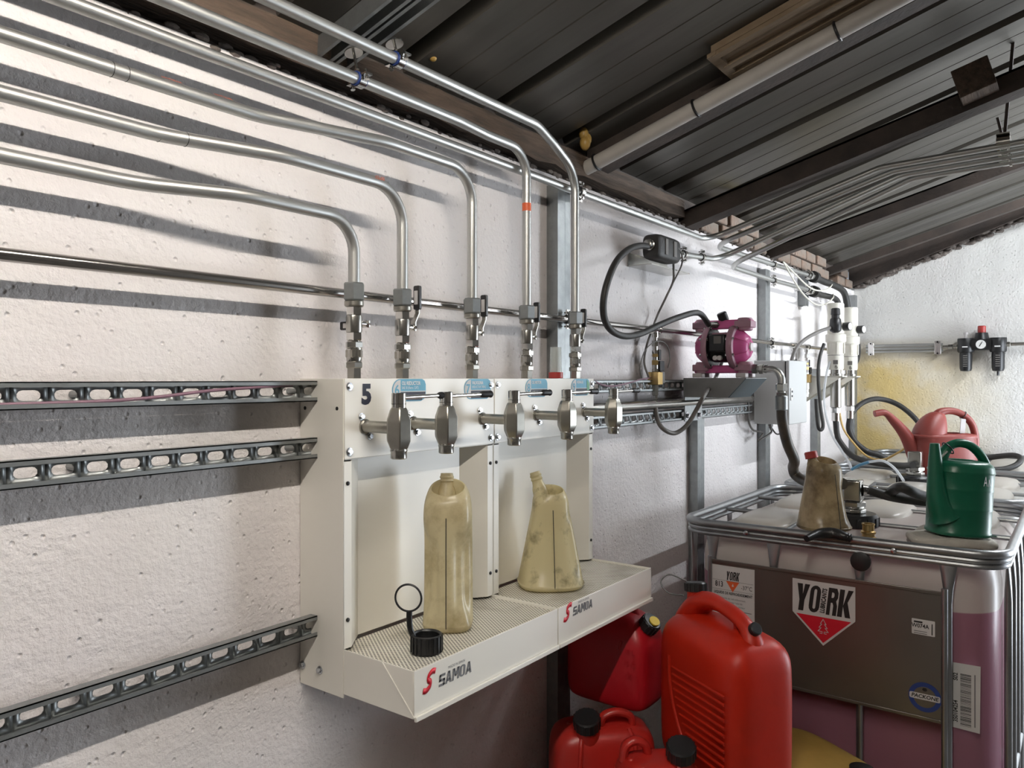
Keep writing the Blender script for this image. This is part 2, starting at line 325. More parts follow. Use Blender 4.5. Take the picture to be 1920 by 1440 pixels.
WORLD = set()       # things whose parts are given in room coordinates
def attach(o, parent):
    if parent is not None:
        o.parent = parent
        if parent.name in WORLD: o.location = -parent.location
class MB:
    def __init__(s): s.v = []; s.f = []
    def add(s, vs, fs):
        o = len(s.v); s.v += [tuple(x) for x in vs]; s.f += [tuple(i + o for i in f) for f in fs]; return s
    def box(s, c, d, rot=None):
        c = Vector(c); h = Vector(d) / 2; vs = []
        for x in (-1, 1):
            for y in (-1, 1):
                for z in (-1, 1):
                    p = Vector((x * h.x, y * h.y, z * h.z)); vs.append(c + (rot @ p if rot else p))
        return s.add(vs, [(0, 1, 3, 2), (4, 6, 7, 5), (0, 4, 5, 1), (2, 3, 7, 6), (0, 2, 6, 4), (1, 5, 7, 3)])
    def bb(s, x0, x1, y0, y1, z0, z1):
        return s.box(((x0 + x1) / 2, (y0 + y1) / 2, (z0 + z1) / 2), (abs(x1 - x0), abs(y1 - y0), abs(z1 - z0)))
    def rings(s, rr, cap0=True, cap1=True, closed=False):
        k = len(rr[0]); o = len(s.v); n = len(rr)
        for r in rr: s.v += [tuple(p) for p in r]
        for i in range(n if closed else n - 1):
            a = o + i * k; b = o + ((i + 1) % n) * k
            for j in range(k):
                q = (j + 1) % k; s.f.append((a + j, a + q, b + q, b + j))
        if not closed:
            if cap0: s.f.append(tuple(o + j for j in reversed(range(k))))
            if cap1: s.f.append(tuple(o + (n - 1) * k + j for j in range(k)))
        return s
    def cyl(s, p0, p1, r, r1=None, n=16, caps=True, phase=0.0):
        p0, p1 = Vector(p0), Vector(p1); u, v, d = frame_of(p1 - p0); r1 = r if r1 is None else r1
        L = lambda p, q: [p + u * q * math.cos(2 * PI * i / n + phase) + v * q * math.sin(2 * PI * i / n + phase) for i in range(n)]
        return s.rings([L(p0, r), L(p1, r1)], caps, caps)
    def lathe(s, prof, o=(0, 0, 0), ax=(0, 0, 1), n=20, phase=0.0, ends=True):
        o = Vector(o); u, v, d = frame_of(ax)
        rr = [[o + d * z + u * r * math.cos(2 * PI * i / n + phase) + v * r * math.sin(2 * PI * i / n + phase) for i in range(n)] for r, z in prof]
        return s.rings(rr, ends, ends)
    def tube(s, pts, r, n=12, closed=False, caps=True, flat=None, up=None):
        pts = [Vector(p) for p in pts]; m = len(pts); T = []
        for i in range(m):
            a = pts[(i - 1) % m] if (closed or i > 0) else pts[0]; b = pts[(i + 1) % m] if (closed or i < m - 1) else pts[-1]
            T.append((b - a).normalized())
        if up is not None: u = Vector(up); u = (u - T[0] * u.dot(T[0])).normalized()
        else: u = frame_of(T[0])[0]
        rr = []
        rads = r if isinstance(r, (list, tuple)) else [r] * m
        for i in range(m):
            if i:
                ax = T[i - 1].cross(T[i])
                if ax.length > 1e-7: u = Matrix.Rotation(T[i - 1].angle(T[i]), 3, ax.normalized()) @ u
            v = T[i].cross(u).normalized(); q = rads[i]; fl = flat or 1.0
            rr.append([pts[i] + u * q * math.cos(2 * PI * j / n) + v * q * fl * math.sin(2 * PI * j / n) for j in range(n)])
        return s.rings(rr, caps, caps, closed)
    def prism(s, poly, o, ux, uy, ext):
        """extrude the polygon poly (2d) placed at o along ux / uy by the vector ext"""
        o, ux, uy, ext = Vector(o), Vector(ux), Vector(uy), Vector(ext); n = len(poly)
        a = [o + ux * p[0] + uy * p[1] for p in poly]; b = [p + ext for p in a]
        return s.add(a + b, [tuple(range(n))[::-1], tuple(range(n, 2 * n))] + [(i, (i + 1) % n, (i + 1) % n + n, i + n) for i in range(n)])
    def ball(s, c, r, n=16, m=10, sc=(1, 1, 1)):
        c = Vector(c); rr = []
        for i in range(1, m):
            t = PI * i / m; z = -math.cos(t); q = math.sin(t)
            rr.append([c + Vector((r * sc[0] * q * math.cos(2 * PI * j / n), r * sc[1] * q * math.sin(2 * PI * j / n), r * sc[2] * z)) for j in range(n)])
        return s.rings(rr)
    def torus(s, c, ax, R, r, n=28, m=8):
        u, v, d = frame_of(ax); c = Vector(c)
        return s.tube([c + (u * math.cos(2 * PI * i / n) + v * math.sin(2 * PI * i / n)) * R for i in range(n)], r, m, closed=True)
    def hexa(s, p0, p1, r, phase=0.0, ch=0.0):
        """hexagon nut between two points, with chamfered rims"""
        p0, p1 = Vector(p0), Vector(p1); u, v, d = frame_of(p1 - p0); L = (p1 - p0).length; ch = ch or min(0.12 * r, L * 0.2)
        def ring(z, q): return [p0 + d * z + (u * math.cos(2 * PI * i / 6 + phase) + v * math.sin(2 * PI * i / 6 + phase)) * q for i in range(6)]
        return s.rings([ring(0, r * 0.88), ring(ch, r), ring(L - ch, r), ring(L, r * 0.88)])
    def mesh(s, name, fix=True, sharp=0.6):
        me = bpy.data.meshes.new(name); me.from_pydata(s.v, [], s.f); me.update()
        if fix:
            bm = bmesh.new(); bm.from_mesh(me); bmesh.ops.recalc_face_normals(bm, faces=bm.faces); bm.to_mesh(me); bm.free()
        for p in me.polygons: p.use_smooth = True
        me.set_sharp_from_angle(angle=sharp)
        return me
    def build(s, name, m, parent=None, bevel=0.0, seg=2, sub=0, solid=0.0, loc=None, sharp=0.6, label=None, fix=True):
        me = s.mesh(name, fix, 3.2 if sub else sharp); me.materials.append(M[m] if isinstance(m, str) else m)
        o = bpy.data.objects.new(name, me); C.objects.link(o)
        attach(o, parent)
        if loc is not None: o.location = o.location + Vector(loc)
        if solid: q = o.modifiers.new('thickness', 'SOLIDIFY'); q.thickness = solid; q.offset = 0
        if bevel:
            q = o.modifiers.new('bevel', 'BEVEL'); q.width = bevel; q.segments = seg; q.limit_method = 'ANGLE'; q.angle_limit = 0.6; q.harden_normals = False
        if sub: q = o.modifiers.new('round', 'SUBSURF'); q.levels = sub; q.render_levels = sub
        if label: o['label'] = label
        return o

def tag(o, label, cat, group=None):
    o['label'] = label; o['category'] = cat
    if group: o['group'] = group
    return o
def thing(name, label, cat, loc=(0, 0, 0), rz=0.0, group=None, world=False):
    o = bpy.data.objects.new(name, None); C.objects.link(o); o.empty_display_size = 0.05
    o.location = loc; o.rotation_euler = (0, 0, rz)
    if world: WORLD.add(o.name)
    return tag(o, label, cat, group)
def struct(o):
    o['kind'] = 'structure'; return o
def setting(name, loc=(0, 0, 0)):
    o = bpy.data.objects.new(name, None); C.objects.link(o); o.location = loc; o.empty_display_size = 0.05
    return struct(o)
def children_of(o): return [x for x in C.objects if x.parent == o]
def dup(root, loc, rz, label, group=None):
    r = root.copy(); C.objects.link(r); r.location = loc; r.rotation_euler = (0, 0, rz); r['label'] = label
    if group: r['group'] = group
    for ch in children_of(root):
        c = ch.copy(); C.objects.link(c); c.parent = r
        for g in children_of(ch):
            d = g.copy(); C.objects.link(d); d.parent = c
    return r
def text(name, body, size, m, parent, o, ux, uy, bold=0.0, shear=0.0, sx=1.0, align='CENTER', space=1.0, lift=0.0004):
    """flat lettering as a mesh: o = anchor (centre of the line), ux / uy = reading and up direction"""
    cu = bpy.data.curves.new(name, 'FONT'); cu.body = body; cu.size = size; cu.align_x = align; cu.align_y = 'CENTER'
    cu.offset = bold; cu.shear = shear; cu.space_character = space; cu.resolution_u = 3
    to = bpy.data.objects.new(name, cu); C.objects.link(to)
    dg = bpy.context.evaluated_depsgraph_get(); dg.update()
    me = bpy.data.meshes.new_from_object(to.evaluated_get(dg))
    bpy.data.objects.remove(to); bpy.data.curves.remove(cu)
    ux, uy = Vector(ux).normalized(), Vector(uy).normalized(); nz = ux.cross(uy)
    mt = Matrix((( *(ux * sx), 0), (*uy, 0), (*nz, 0), (0, 0, 0, 1))).transposed()
    mt.translation = Vector(o) + nz * lift
    me.transform(mt); me.name = name; me.materials.clear(); me.materials.append(M[m])
    ob = bpy.data.objects.new(name, me); C.objects.link(ob); attach(ob, parent)
    return ob
def decal(name, poly, m, parent, o, ux, uy, thick=0.0006):
    """thin sticker: polygon in the plane ux / uy, a fraction of a millimetre thick"""
    ux, uy = Vector(ux).normalized(), Vector(uy).normalized()
    return MB().prism(poly, o, ux, uy, ux.cross(uy) * thick).build(name, m, parent)
def rrect(w_, h_, r, n=5):
    out = []
    for cx, cy, a0 in ((w_ / 2 - r, h_ / 2 - r, 0), (-w_ / 2 + r, h_ / 2 - r, 90), (-w_ / 2 + r, -h_ / 2 + r, 180), (w_ / 2 - r, -h_ / 2 + r, 270)):
        for i in range(n + 1):
            a = math.radians(a0 + 90 * i / n); out.append((cx + r * math.cos(a), cy + r * math.sin(a)))
    return out
def disc(r, n=28): return [(r * math.cos(2 * PI * i / n), r * math.sin(2 * PI * i / n)) for i in range(n)]
X_, Y_, Z_ = Vector((1, 0, 0)), Vector((0, 1, 0)), Vector((0, 0, 1))
# heavy slanted capitals of the coolant maker, as polygons in a unit box
def glyph_polys(ch):
    if ch == 'Y': return [[(0, 1), (0.42, 1), (0.52, 0.62), (0.60, 1), (1, 1), (0.70, 0.40), (0.70, 0), (0.30, 0), (0.30, 0.40)]]
    if ch == 'K': return [[(0, 0), (0.36, 0), (0.36, 1), (0, 1)], [(0.36, 0.42), (0.62, 1), (1, 1), (0.66, 0.55), (1, 0), (0.60, 0), (0.36, 0.40)]]
    if ch == 'A': return [[(0, 0), (0.28, 0), (0.60, 1), (0.34, 1)], [(0.72, 0), (1, 0), (0.66, 1), (0.40, 1)], [(0.22, 0.18), (0.78, 0.18), (0.70, 0.40), (0.30, 0.40)]]
    if ch == 'M': return [[(0, 0), (0.25, 0), (0.25, 1), (0, 1)], [(0.75, 0), (1, 0), (1, 1), (0.75, 1)], [(0.08, 1), (0.34, 1), (0.60, 0.30), (0.40, 0.30)], [(0.92, 1), (0.66, 1), (0.40, 0.30), (0.60, 0.30)]]
    if ch == 'S': return [[(0, 0.80), (1, 0.80), (1, 1), (0.1, 1)], [(0, 0.40), (0.95, 0.40), (1, 0.60), (0.05, 0.60)], [(0, 0), (0.9, 0), (1, 0.20), (0, 0.20)], [(0, 0.42), (0.30, 0.42), (0.30, 0.98), (0, 0.94)], [(0.70, 0.02), (1, 0.06), (1, 0.58), (0.70, 0.58)]]
    def arc(cx, cy_, rx, ry, a0, a1, n=7): return [(cx + rx * math.cos(math.radians(a0 + (a1 - a0) * i / n)), cy_ + ry * math.sin(math.radians(a0 + (a1 - a0) * i / n))) for i in range(n + 1)]
    if ch == 'O':
        o_ = arc(0.5, 0.78, 0.5, 0.22, 0, 180) + arc(0.5, 0.22, 0.5, 0.22, 180, 360); i_ = arc(0.5, 0.80, 0.13, 0.07, 0, 180) + arc(0.5, 0.20, 0.13, 0.07, 180, 360)
    else:
        o_ = [(0, 0), (0, 1), (0.55, 1)] + arc(0.55, 0.76, 0.45, 0.24, 90, -60, 6) + [(0.74, 0.50), (0.98, 0.40), (1.0, 0), (0.62, 0)]
        return [[(0, 0), (0.36, 0), (0.36, 1), (0, 1)], [(0.36, 1), (0.36, 0.84)] + arc(0.50, 0.74, 0.13, 0.10, 90, -90, 5) + [(0.36, 0.64), (0.36, 0.46), (0.52, 0.46), (0.62, 0.36), (0.62, 0), (1, 0), (1, 0.36), (0.86, 0.53), (1.0, 0.66), (1.0, 0.84), (0.82, 1)]]
    return [[o_[k], o_[(k + 1) % len(o_)], i_[(k + 1) % len(i_)], i_[k]] for k in range(len(o_))]
def heavy_word(word, widths, gap, h_, m, parent, o, ux, uy, slant=0.12):
    """each letter one flat part; o = lower left corner of the word"""
    ux, uy = Vector(ux), Vector(uy); nz = ux.cross(uy); x = 0.0
    for ch, w_ in zip(word, widths):
        if ch != ' ':
            mb = MB()
            for poly in glyph_polys(ch): mb.prism([(x + p[0] * w_ + slant * p[1] * h_, p[1] * h_) for p in poly], o, ux, uy, nz * 0.0003)
            mb.build('letter', m, parent)
        x += w_ + gap
# ================================================================== THE SETTING
RB, RS = H + 0.80, 0.30                     # underside of the roof at the left wall, and its slope
def roof_z(y): return RB - RS * y
WX0, WX1 = -2.2, 6.03
struct(MB().bb(WX0 - 0.2, WX1 + 0.2, 0.25, WR - 0.3, -0.1, 0.0).build('floor', 'floor'))
wl = struct(MB().bb(WX0, WX1, 0.0, 0.25, 0.0, H + 0.645).build('wall_left', 'wall'))
# crumbly mortar and old plaster edge along the top of the wall
mb = MB(); k = 0
for i in range(420):
    x = -0.2 + i * (5.9 / 420); r = random.uniform(0.005, 0.014)
    mb.ball((x, random.uniform(-0.0, 0.03), H + 0.645 + random.uniform(-0.004, 0.012)), r, 7, 5, (1.5, 0.9, 0.7))
o = mb.build('mortar_edge', 'mortar', wl); o['kind'] = 'stuff'
struct(MB().prism([(0.25, 0), (0.25, H + 0.72), (0, H + 0.72), (WR, roof_z(WR)), (WR, 0)], (WX1, 0, 0), Y_, Z_, (0.2, 0, 0)).build('wall_end', 'wall_end'))
struct(MB().prism([(0.25, 0), (0.25, RB), (WR, roof_z(WR)), (WR, 0)], (WX0 - 0.2, 0, 0), Y_, Z_, (0.2, 0, 0)).build('wall_back', 'shop'))
mb = MB()
mb.bb(WX0, DOOR_X0, WR, WR - 0.2, 0, roof_z(WR)); mb.bb(DOOR_X1, WX1, WR, WR - 0.2, 0, roof_z(WR)); mb.bb(DOOR_X0, DOOR_X1, WR, WR - 0.2, DOOR_H, roof_z(WR))
struct(mb.build('wall_right', 'shop'))

# roof: trapezoidal metal sheets, crests seen from below as dark grooves, running up the slope
ceil = setting('ceiling', (0, 0, 0))
PITCH = 0.385; X_RIB = 1.78
prof = [(0, 0.04), (0.016, 0.04), (0.030, 0.0), (0.145, 0.0), (0.148, 0.003), (0.151, 0.0), (0.255, 0.0), (0.258, 0.003), (0.261, 0.0), (0.355, 0.0), (0.369, 0.04), (PITCH, 0.04)]
slope_d = Vector((0, -1, RS)).normalized(); slope_n = Vector((0, RS, 1)).normalized()
mb = MB(); L = (abs(WR) + 0.5) / abs(slope_d.y)
base = Vector((0, 0.25, roof_z(0.25)))
a = [base + X_ * (p[0] - 0.008) + slope_n * p[1] for p in prof]; b = [p + slope_d * L for p in a]; n = len(a)
mb.add(a + b, [(i, i + 1, i + 1 + n, i + n) for i in range(n - 1)])
me = mb.mesh('roof_sheet', fix=False, sharp=0.3); me.materials.append(M['deck'])
for q in me.polygons: q.use_smooth = False
for k in range(-11, 12):
    o = bpy.data.objects.new('roof_sheet', me); C.objects.link(o); o.parent = ceil; o.location = (X_RIB + k * PITCH, 0, 0.0)
    q = o.modifiers.new('thickness', 'SOLIDIFY'); q.thickness = 0.003
# boards shutting the gap above the wall
tw = struct(MB().bb(WX0, WX1, 0.05, 0.2, H + 0.64, RB + 0.06).build('trim_1', 'beam'))

def rough_bar(x0, x1, y0, y1, z0, z1, n=40, amp=0.006):
    mb = MB(); rr = []
    for i in range(n + 1):
        x = x0 + (x1 - x0) * i / n; j = lambda: random.uniform(-amp, amp)
        rr.append([(x, y0 + j(), z0 + j()), (x, y1 + j(), z0 + j()), (x, y1 + j(), z1 + j()), (x, y0 + j(), z1 + j())])
    return mb.rings(rr)
o = rough_bar(-0.6, 3.02, -0.012, 0.12, H + 0.672, H + 0.745).build('timber_wall_plate', 'timber', sharp=0.9)
tag(o, 'long rough brown timber lying along the top of the left wall', 'timber')
# rafters running up the slope under the sheets
def rafter(x, wid, z_low, dep, m, label, y0=0.03, y1=-3.2, slope=RS, angle=False):
    mb = MB(); d = Vector((0, -1, slope)); a = Vector((x, y0, z_low - slope * y0))
    def bar(xa, xb, za, zb):
        p = [a + Vector((q, 0, h)) for q, h in ((xa, za), (xb, za), (xb, zb), (xa, zb))]
        mb.rings([p, [v + d * (y0 - y1) for v in p]])
    if angle: bar(-wid / 2, wid / 2, 0, 0.008); bar(-wid / 2, -wid / 2 + 0.008, 0.008, dep); bar(-wid / 2, wid / 2, dep - 0.008, dep)
    else: bar(-wid / 2, wid / 2, 0, dep)
    o = mb.build('roof_beam', m); return tag(o, label, 'beam', 'roof beams')
rafter(2.33, 0.07, H + 0.715, 0.085, 'beam', 'dark brown roof beam beside the dusty white plastic pipe')
rafter(3.09, 0.09, H + 0.640, 0.075, 'beam', 'thickest black roof beam, over the bend of the four conduits', slope=0.27, angle=True)
rafter(4.17, 0.06, H + 0.645, 0.06, 'beam', 'dark roof beam crossing behind the four conduits near the end wall', slope=0.272, angle=True)
rafter(5.42, 0.05, H + 0.70, 0.05, 'beam', 'thin dark roof beam nearest to the end wall', slope=0.29)
# broken mortar band and dark sheet edge along the top of the end wall
mb = MB()
for i in range(260):
    y = -0.02 - i * 0.0093; z = H + 0.655 + 0.366 * (-y)
    mb.ball((WX1 - random.uniform(0.0, 0.03), y, z + random.uniform(-0.012, 0.02)), random.uniform(0.008, 0.024), 7, 5, (0.8, 1.3, 0.8))
o = mb.build('mortar_edge', 'mortar', [x for x in C.objects if x.name == 'wall_end'][0]); o['kind'] = 'stuff'
mb = MB(); p = [Vector((x, 0.02, z)) for x, z in ((WX1 - 0.06, H + 0.665), (WX1, H + 0.665), (WX1, H + 0.80), (WX1 - 0.06, H + 0.80))]
q = [v + Vector((0, -3.2, 3.2 * 0.366 if i < 2 else 3.2 * 0.33)) for i, v in enumerate(p)]
struct(mb.rings([p, q]).build('trim_2', 'beam'))
# courses of bare brick between the wall head and the sheets, far half of the wall
bm_ = MB().box((0, 0, 0), (0.20, 0.10, 0.055)).mesh('brick'); bm_.materials.append(M['brick'])
for row in range(2):
    for i in range(14):
        x = 3.30 + i * 0.213 + row * 0.1
        if abs(x - 4.17) < 0.14 or abs(x - 5.42) < 0.12 or x > 5.95: continue
        o = bpy.data.objects.new('brick', bm_); C.objects.link(o); o.parent = wl
        o.location = (x, 0.035 + random.uniform(-0.01, 0.008), H + 0.682 + row * 0.065); o.rotation_euler = (0, 0, random.uniform(-0.03, 0.03))
        q = o.modifiers.new('bevel', 'BEVEL'); q.width = 0.006; q.segments = 2

# white plastic pipe strapped under the roof
c0 = Vector((2.225, 0.02, H + 0.70)); d = Vector((0, -1, 0.305))
t = thing('plastic_pipe', 'long dusty white plastic pipe strapped along a dark roof beam', 'pipe', c0, world=True)
MB().tube([c0, c0 + d * 3.0], 0.024, 16).build('tube', 'pvc', t)
for s_ in (0.07, 0.42, 0.83, 1.25):
    mb = MB(); p = c0 + d * s_; mb.torus(p, d, 0.0265, 0.004, 20, 6); mb.tube([p + Vector((0.02, 0, 0.01)), p + Vector((0.05, -0.01, 0.01)), p + Vector((0.066, -0.01, 0.03))], 0.004, 6)
    mb.build('strap', 'black', t)
# old board lying against the sheets
y0, y1 = -0.50, -1.15
t = thing('wooden_board', 'weathered brown board with raised battens fixed flat under the dark sheets', 'board', (2.2, y0, roof_z(y0)), world=True)
def slab(x0, x1, ya, yb, dz0, dz1):
    p = [(x0, dz0), (x1, dz0), (x1, dz1), (x0, dz1)]
    return MB().rings([[Vector((x, y, roof_z(y) + z)) for x, z in p] for y in (ya, yb)])
slab(2.095, 2.285, y0, y1, -0.022, -0.002).build('panel', 'ply', t)
for xa in (2.098, 2.19, 2.255): slab(xa, xa + 0.028, y0 - 0.002, y1, -0.034, -0.0215).build('batten', 'ply', t)
slab(2.095, 2.285, y0 + 0.012, y0 - 0.014, -0.032, -0.021).build('batten', 'ply', t)
# galvanised strut hung across the corner, carrying two conduits
t = thing('hanging_strut_channel', 'galvanised strut channel under the sheets carrying two conduit clamps', 'strut', (1.135, 0, H + 0.70), world=True)
def strut(mb, p0, p1, wid_dir, open_dir, w_=0.041, dp=0.041, lip=0.008, th=0.0022):
    """C-channel from p0 to p1: p0/p1 lie on the middle of the web; open_dir points out of the open side"""
    p0, p1, a, b = Vector(p0), Vector(p1), Vector(wid_dir).normalized(), Vector(open_dir).normalized(); h = w_ / 2
    sec = [(-h + lip, dp), (-h, dp), (-h, 0), (h, 0), (h, dp), (h - lip, dp), (h - lip, dp - th), (h - th, dp - th), (h - th, th), (-h + th, th), (-h + th, dp - th), (-h + lip, dp - th)]
    rr = [[p + a * x + b * y for x, y in sec] for p in (p0, p1)]
    n = len(sec); o = len(mb.v); mb.v += [tuple(q) for r in rr for q in r]
    for i in range(n): mb.f.append((o + i, o + (i + 1) % n, o + n + (i + 1) % n, o + n + i))
    for e, rv in ((0, True), (n, False)):
        for q in ((0, 1, 10, 11), (1, 2, 9, 10), (2, 3, 8, 9), (3, 4, 7, 8), (4, 5, 6, 7)):
            mb.f.append(tuple(o + e + i for i in (reversed(q) if rv else q)))
    return mb
up_s = Vector((0, RS, 1)).normalized()
for dx in (-0.024, 0.024):
    strut(MB(), (1.135 + dx, 0.0, H + 0.742), (1.135 + dx, -0.30, H + 0.742 + 0.30 * 0.27), X_, -up_s, lip=0.009).build('channel', 'galv_dull', t)
# lumps of cured foam and a stray yellow scrap at the eaves
def foam(name, u, v, y, sc, m, label):
    p = W(u, v, y); mb = MB()
    mb.ball(p, 0.02, 14, 10, sc); mb.ball(p + Vector((0.006, -0.004, 0.012)), 0.017, 12, 8, sc); mb.ball(p + Vector((-0.004, 0.003, 0.03)), 0.016, 10, 8, (1, 1, 1.4))
    tag(mb.build(name, m, sharp=1.2), label, 'foam', 'cured foam at the eaves')
foam('foam_lump', 1097, 268, -0.03, (0.9, 0.9, 1.25), 'foam', 'shiny amber foam lump hanging beside the top bend of the outer conduit')
foam('foam_lump', 812, 108, -0.03, (0.5, 0.5, 0.5), 'foam', 'pale foam lump in the roof corner behind the conduit clamps')
o = MB().tube(spline([W(1318, 388, -0.02), W(1335, 382, -0.05), W(1360, 374, -0.09), W(1395, 366, -0.13)], 5), [0.008 + 0.012 * math.sin(PI * i / 15) for i in range(16)], 10).build('foam_strip', 'foam_yellow')
tag(o, 'yellow foam strip squeezed in above the thick black beam', 'foam', 'cured foam at the eaves')
# wooden packing block by the thick beam
p = XP(1828, 152, 2.99)
o = MB().box((2.99, p.y, p.z), (0.095, 0.11, 0.10), Matrix.Rotation(-0.28, 3, 'X')).build('wooden_block', 'timber', bevel=0.003)
tag(o, 'brown wooden packing block wedged between the sheets and the thick beam', 'block')

# fluorescent battens (out of the frame, above and behind the photographer)
def batten(x, y, z, ln, label, bare=False):
    t = thing('tube_light', label, 'lamp', (x, y, z))
    MB().bb(-ln / 2, ln / 2, *((-0.015, 0.015, 0.05, 0.075) if bare else (-0.045, 0.045, 0.03, 0.075))).build('housing', 'lamp_white', t, bevel=0.004)
    MB().cyl((-ln / 2 + 0.03, 0, 0), (ln / 2 - 0.03, 0, 0), 0.013, n=10).build('tube', 'tubecool' if bare else 'tubeglow', t)
    for s_ in (-1, 1):
        MB().bb(s_ * (ln / 2 - 0.03) - 0.012, s_ * (ln / 2 - 0.03) + 0.012, -0.02, 0.02, -0.016, 0.035).build('socket', 'lamp_white', t)
        MB().cyl((s_ * ln * 0.35, 0, 0.07), (s_ * ln * 0.35, 0, roof_z(y) - z + 0.01), 0.004, n=8).build('hanger', 'galv', t)
batten(0.0, -1.15, H + 1.0, 2.4, 'white fluorescent batten hanging over the dispensing cabinets')
batten(4.30, -1.75, H + 1.215, 1.8, 'bare cool white fluorescent tube hanging over the caged tanks', True)
# ================================================================== STRUT RAILS AND UPRIGHTS ON THE LEFT WALL
def slot_cell(pitch, w_, sl, sh, n=5):
    bm = bmesh.new()
    def loop(pts):
        vs = [bm.verts.new((x, 0, z)) for x, z in pts]
        return [bm.edges.new((vs[i], vs[(i + 1) % len(vs)])) for i in range(len(vs))]
    e = loop([(-pitch / 2, -w_ / 2), (pitch / 2, -w_ / 2), (pitch / 2, w_ / 2), (-pitch / 2, w_ / 2)])
    r = sh / 2; pts = []
    for sx, a0 in ((1, -90), (-1, 90)):
        for i in range(n + 1):
            a = math.radians(a0 + 180 * i / n); pts.append((sx * (sl / 2 - r) + r * math.cos(a), r * math.sin(a)))
    e += loop(pts)
    bmesh.ops.triangle_fill(bm, edges=e, use_beauty=True)
    vs = [v.co.copy() for v in bm.verts]; bm.verts.index_update(); fs = [tuple(v.index for v in f.verts) for f in bm.faces]
    bm.free(); return vs, fs
CELL = slot_cell(0.0542, 0.041, 0.035, 0.0165)
def slotted_rail(name, x0, x1, z, xs, label, yw=-0.037, dp=0.021):
    """horizontal slotted strut, web towards the wall, open to the room"""
    t = thing(name, label, 'rail', ((x0 + x1) / 2, yw, z), world=True, group='slotted rails')
    p = 0.0542; i0 = math.ceil((x0 - xs) / p + 0.5); i1 = math.floor((x1 - xs) / p - 0.5); mb = MB(); vs, fs = CELL
    for i in range(i0, i1 + 1): mb.add([(v.x + xs + i * p, yw, v.z + z) for v in vs], fs)
    for a, b in ((x0, xs + (i0 - 0.5) * p), (xs + (i1 + 0.5) * p, x1)): mb.add([(a, yw, z - 0.0205), (b, yw, z - 0.0205), (b, yw, z + 0.0205), (a, yw, z + 0.0205)], [(0, 1, 2, 3)])
    mb.build('slotted_web', 'galv_dull', t, solid=0.0022, fix=False)
    for s_ in (-1, 1):
        MB().bb(x0, x1, yw, yw - dp, z + s_ * 0.0205 - 0.001, z + s_ * 0.0205 + 0.001).bb(x0, x1, yw - dp, yw - dp + 0.002, z + s_ * 0.0215, z + s_ * 0.013).build('flange', 'galv_dull', t)
    # spacers that hold the rail off the wall
    for x in [xs + (i0 + 0.5 + 8 * i) * p for i in range(1, 9) if xs + (i0 + 0.5 + 8 * i) * p < x1]:
        MB().cyl((x, 0.002, z), (x, yw, z), 0.007, n=10).build('spacer', 'galv_dull', t)
    return t
slotted_rail('slotted_rail', -0.35, 3.70, H - 0.0262, W(55, 741, -0.04).x, 'upper slotted steel rail with a mauve cable lying in it')
slotted_rail('slotted_rail', -0.35, 3.70, H - 0.1455, W(49, 886, -0.04).x, 'middle slotted steel rail, just below the rail that holds the mauve cable')
slotted_rail('slotted_rail', -0.35, 1.50, H - 0.520, W(61, 1338, -0.04).x, 'lowest slotted steel rail, ending at the cabinet foot')
o = MB().tube(spline([W(-60, 760, -0.052), W(60, 757, -0.052), W(200, 752, -0.053), W(300, 744, -0.056), W(390, 733, -0.058), W(470, 727, -0.055), W(548, 722, -0.05)], 6), 0.003, 8).build('mauve_cable', 'purple')
tag(o, 'thin mauve cable resting in the upper slotted rail', 'cable')
o = MB().tube(spline([W(1112, 713, -0.055), W(1130, 722, -0.058), W(1150, 724, -0.058), W(1175, 719, -0.058), W(1200, 712, -0.055), W(1222, 708, -0.05)], 6), 0.003, 8).build('mauve_cable', 'purple')
tag(o, 'thin mauve cable sagging in the rail just right of the cabinets', 'cable')
def upright(x, z0, z1, label, w_=0.041, dp=0.041):
    """vertical strut: web on the left flank, open side to the right, so that a plain flank faces the photographer"""
    t = thing('strut_upright', label, 'strut', (x, -dp / 2, z0), world=True, group='strut uprights')
    strut(MB(), (x - 0.0205, -0.0215, z0), (x - 0.0205, -0.0215, z1), Y_, X_, 0.041, 0.041).build('channel', 'galv_dull', t)
    strut(MB(), (x + 0.021, -0.0215, z0), (x + 0.021, -0.0215, z1), Y_, X_, 0.041, 0.03).build('channel', 'galv_dull', t)
    return t
upright(2.02, 0.0, H + 0.605, 'galvanised strut upright rising behind the outermost conduit above the cabinets')
upright(3.10, 0.0, H - 0.0495 - 0.12, 'galvanised strut upright below the pump shelf')
upright(3.97, 0.0, H + 0.565, 'tall galvanised strut upright passing behind the grey control box')
upright(4.67, H + 0.43, H + 0.63, 'short strut piece high on the wall between two clamped conduits')
upright(4.93, 0.0, H + 0.06, 'galvanised strut upright under the white oil pumps')
upright(5.90, 0.0, H + 0.60, 'galvanised strut upright standing in the room corner')

# ================================================================== PIPES
RC = 0.0125
def conduit(pts, rad, label, r=RC, name='conduit', m='galv', n=10, group='galvanised conduits', nb=16):
    o = MB().tube(fillet(pts, rad, n), r, nb).build(name, m); return tag(o, label, 'pipe', group)
YV = -0.11                                     # plane of the vertical drops above the cabinets
TX = [1.108, 1.252, 1.500, 1.738, 1.992]       # the five outlets
zt = H + 0.185
def drop(i, z, yh, x_in, z_in, x_kink, label, x_end=-0.5, zk=None):
    pts = [(x_end, yh, z_in), (x_in, yh, z_in), (x_kink, YV, z), (TX[i], YV, z), (TX[i], YV, zt)]
    return conduit(pts, [0.35, 0.35, 0.085], label)
drop(0, H + 0.338, -0.07, 0.66, H + 0.329, 0.84, 'lowest conduit, bending down to the first ball valve')
drop(1, H + 0.430, -0.07, 0.70, H + 0.421, 0.93, 'second lowest conduit, bending down to the second ball valve')
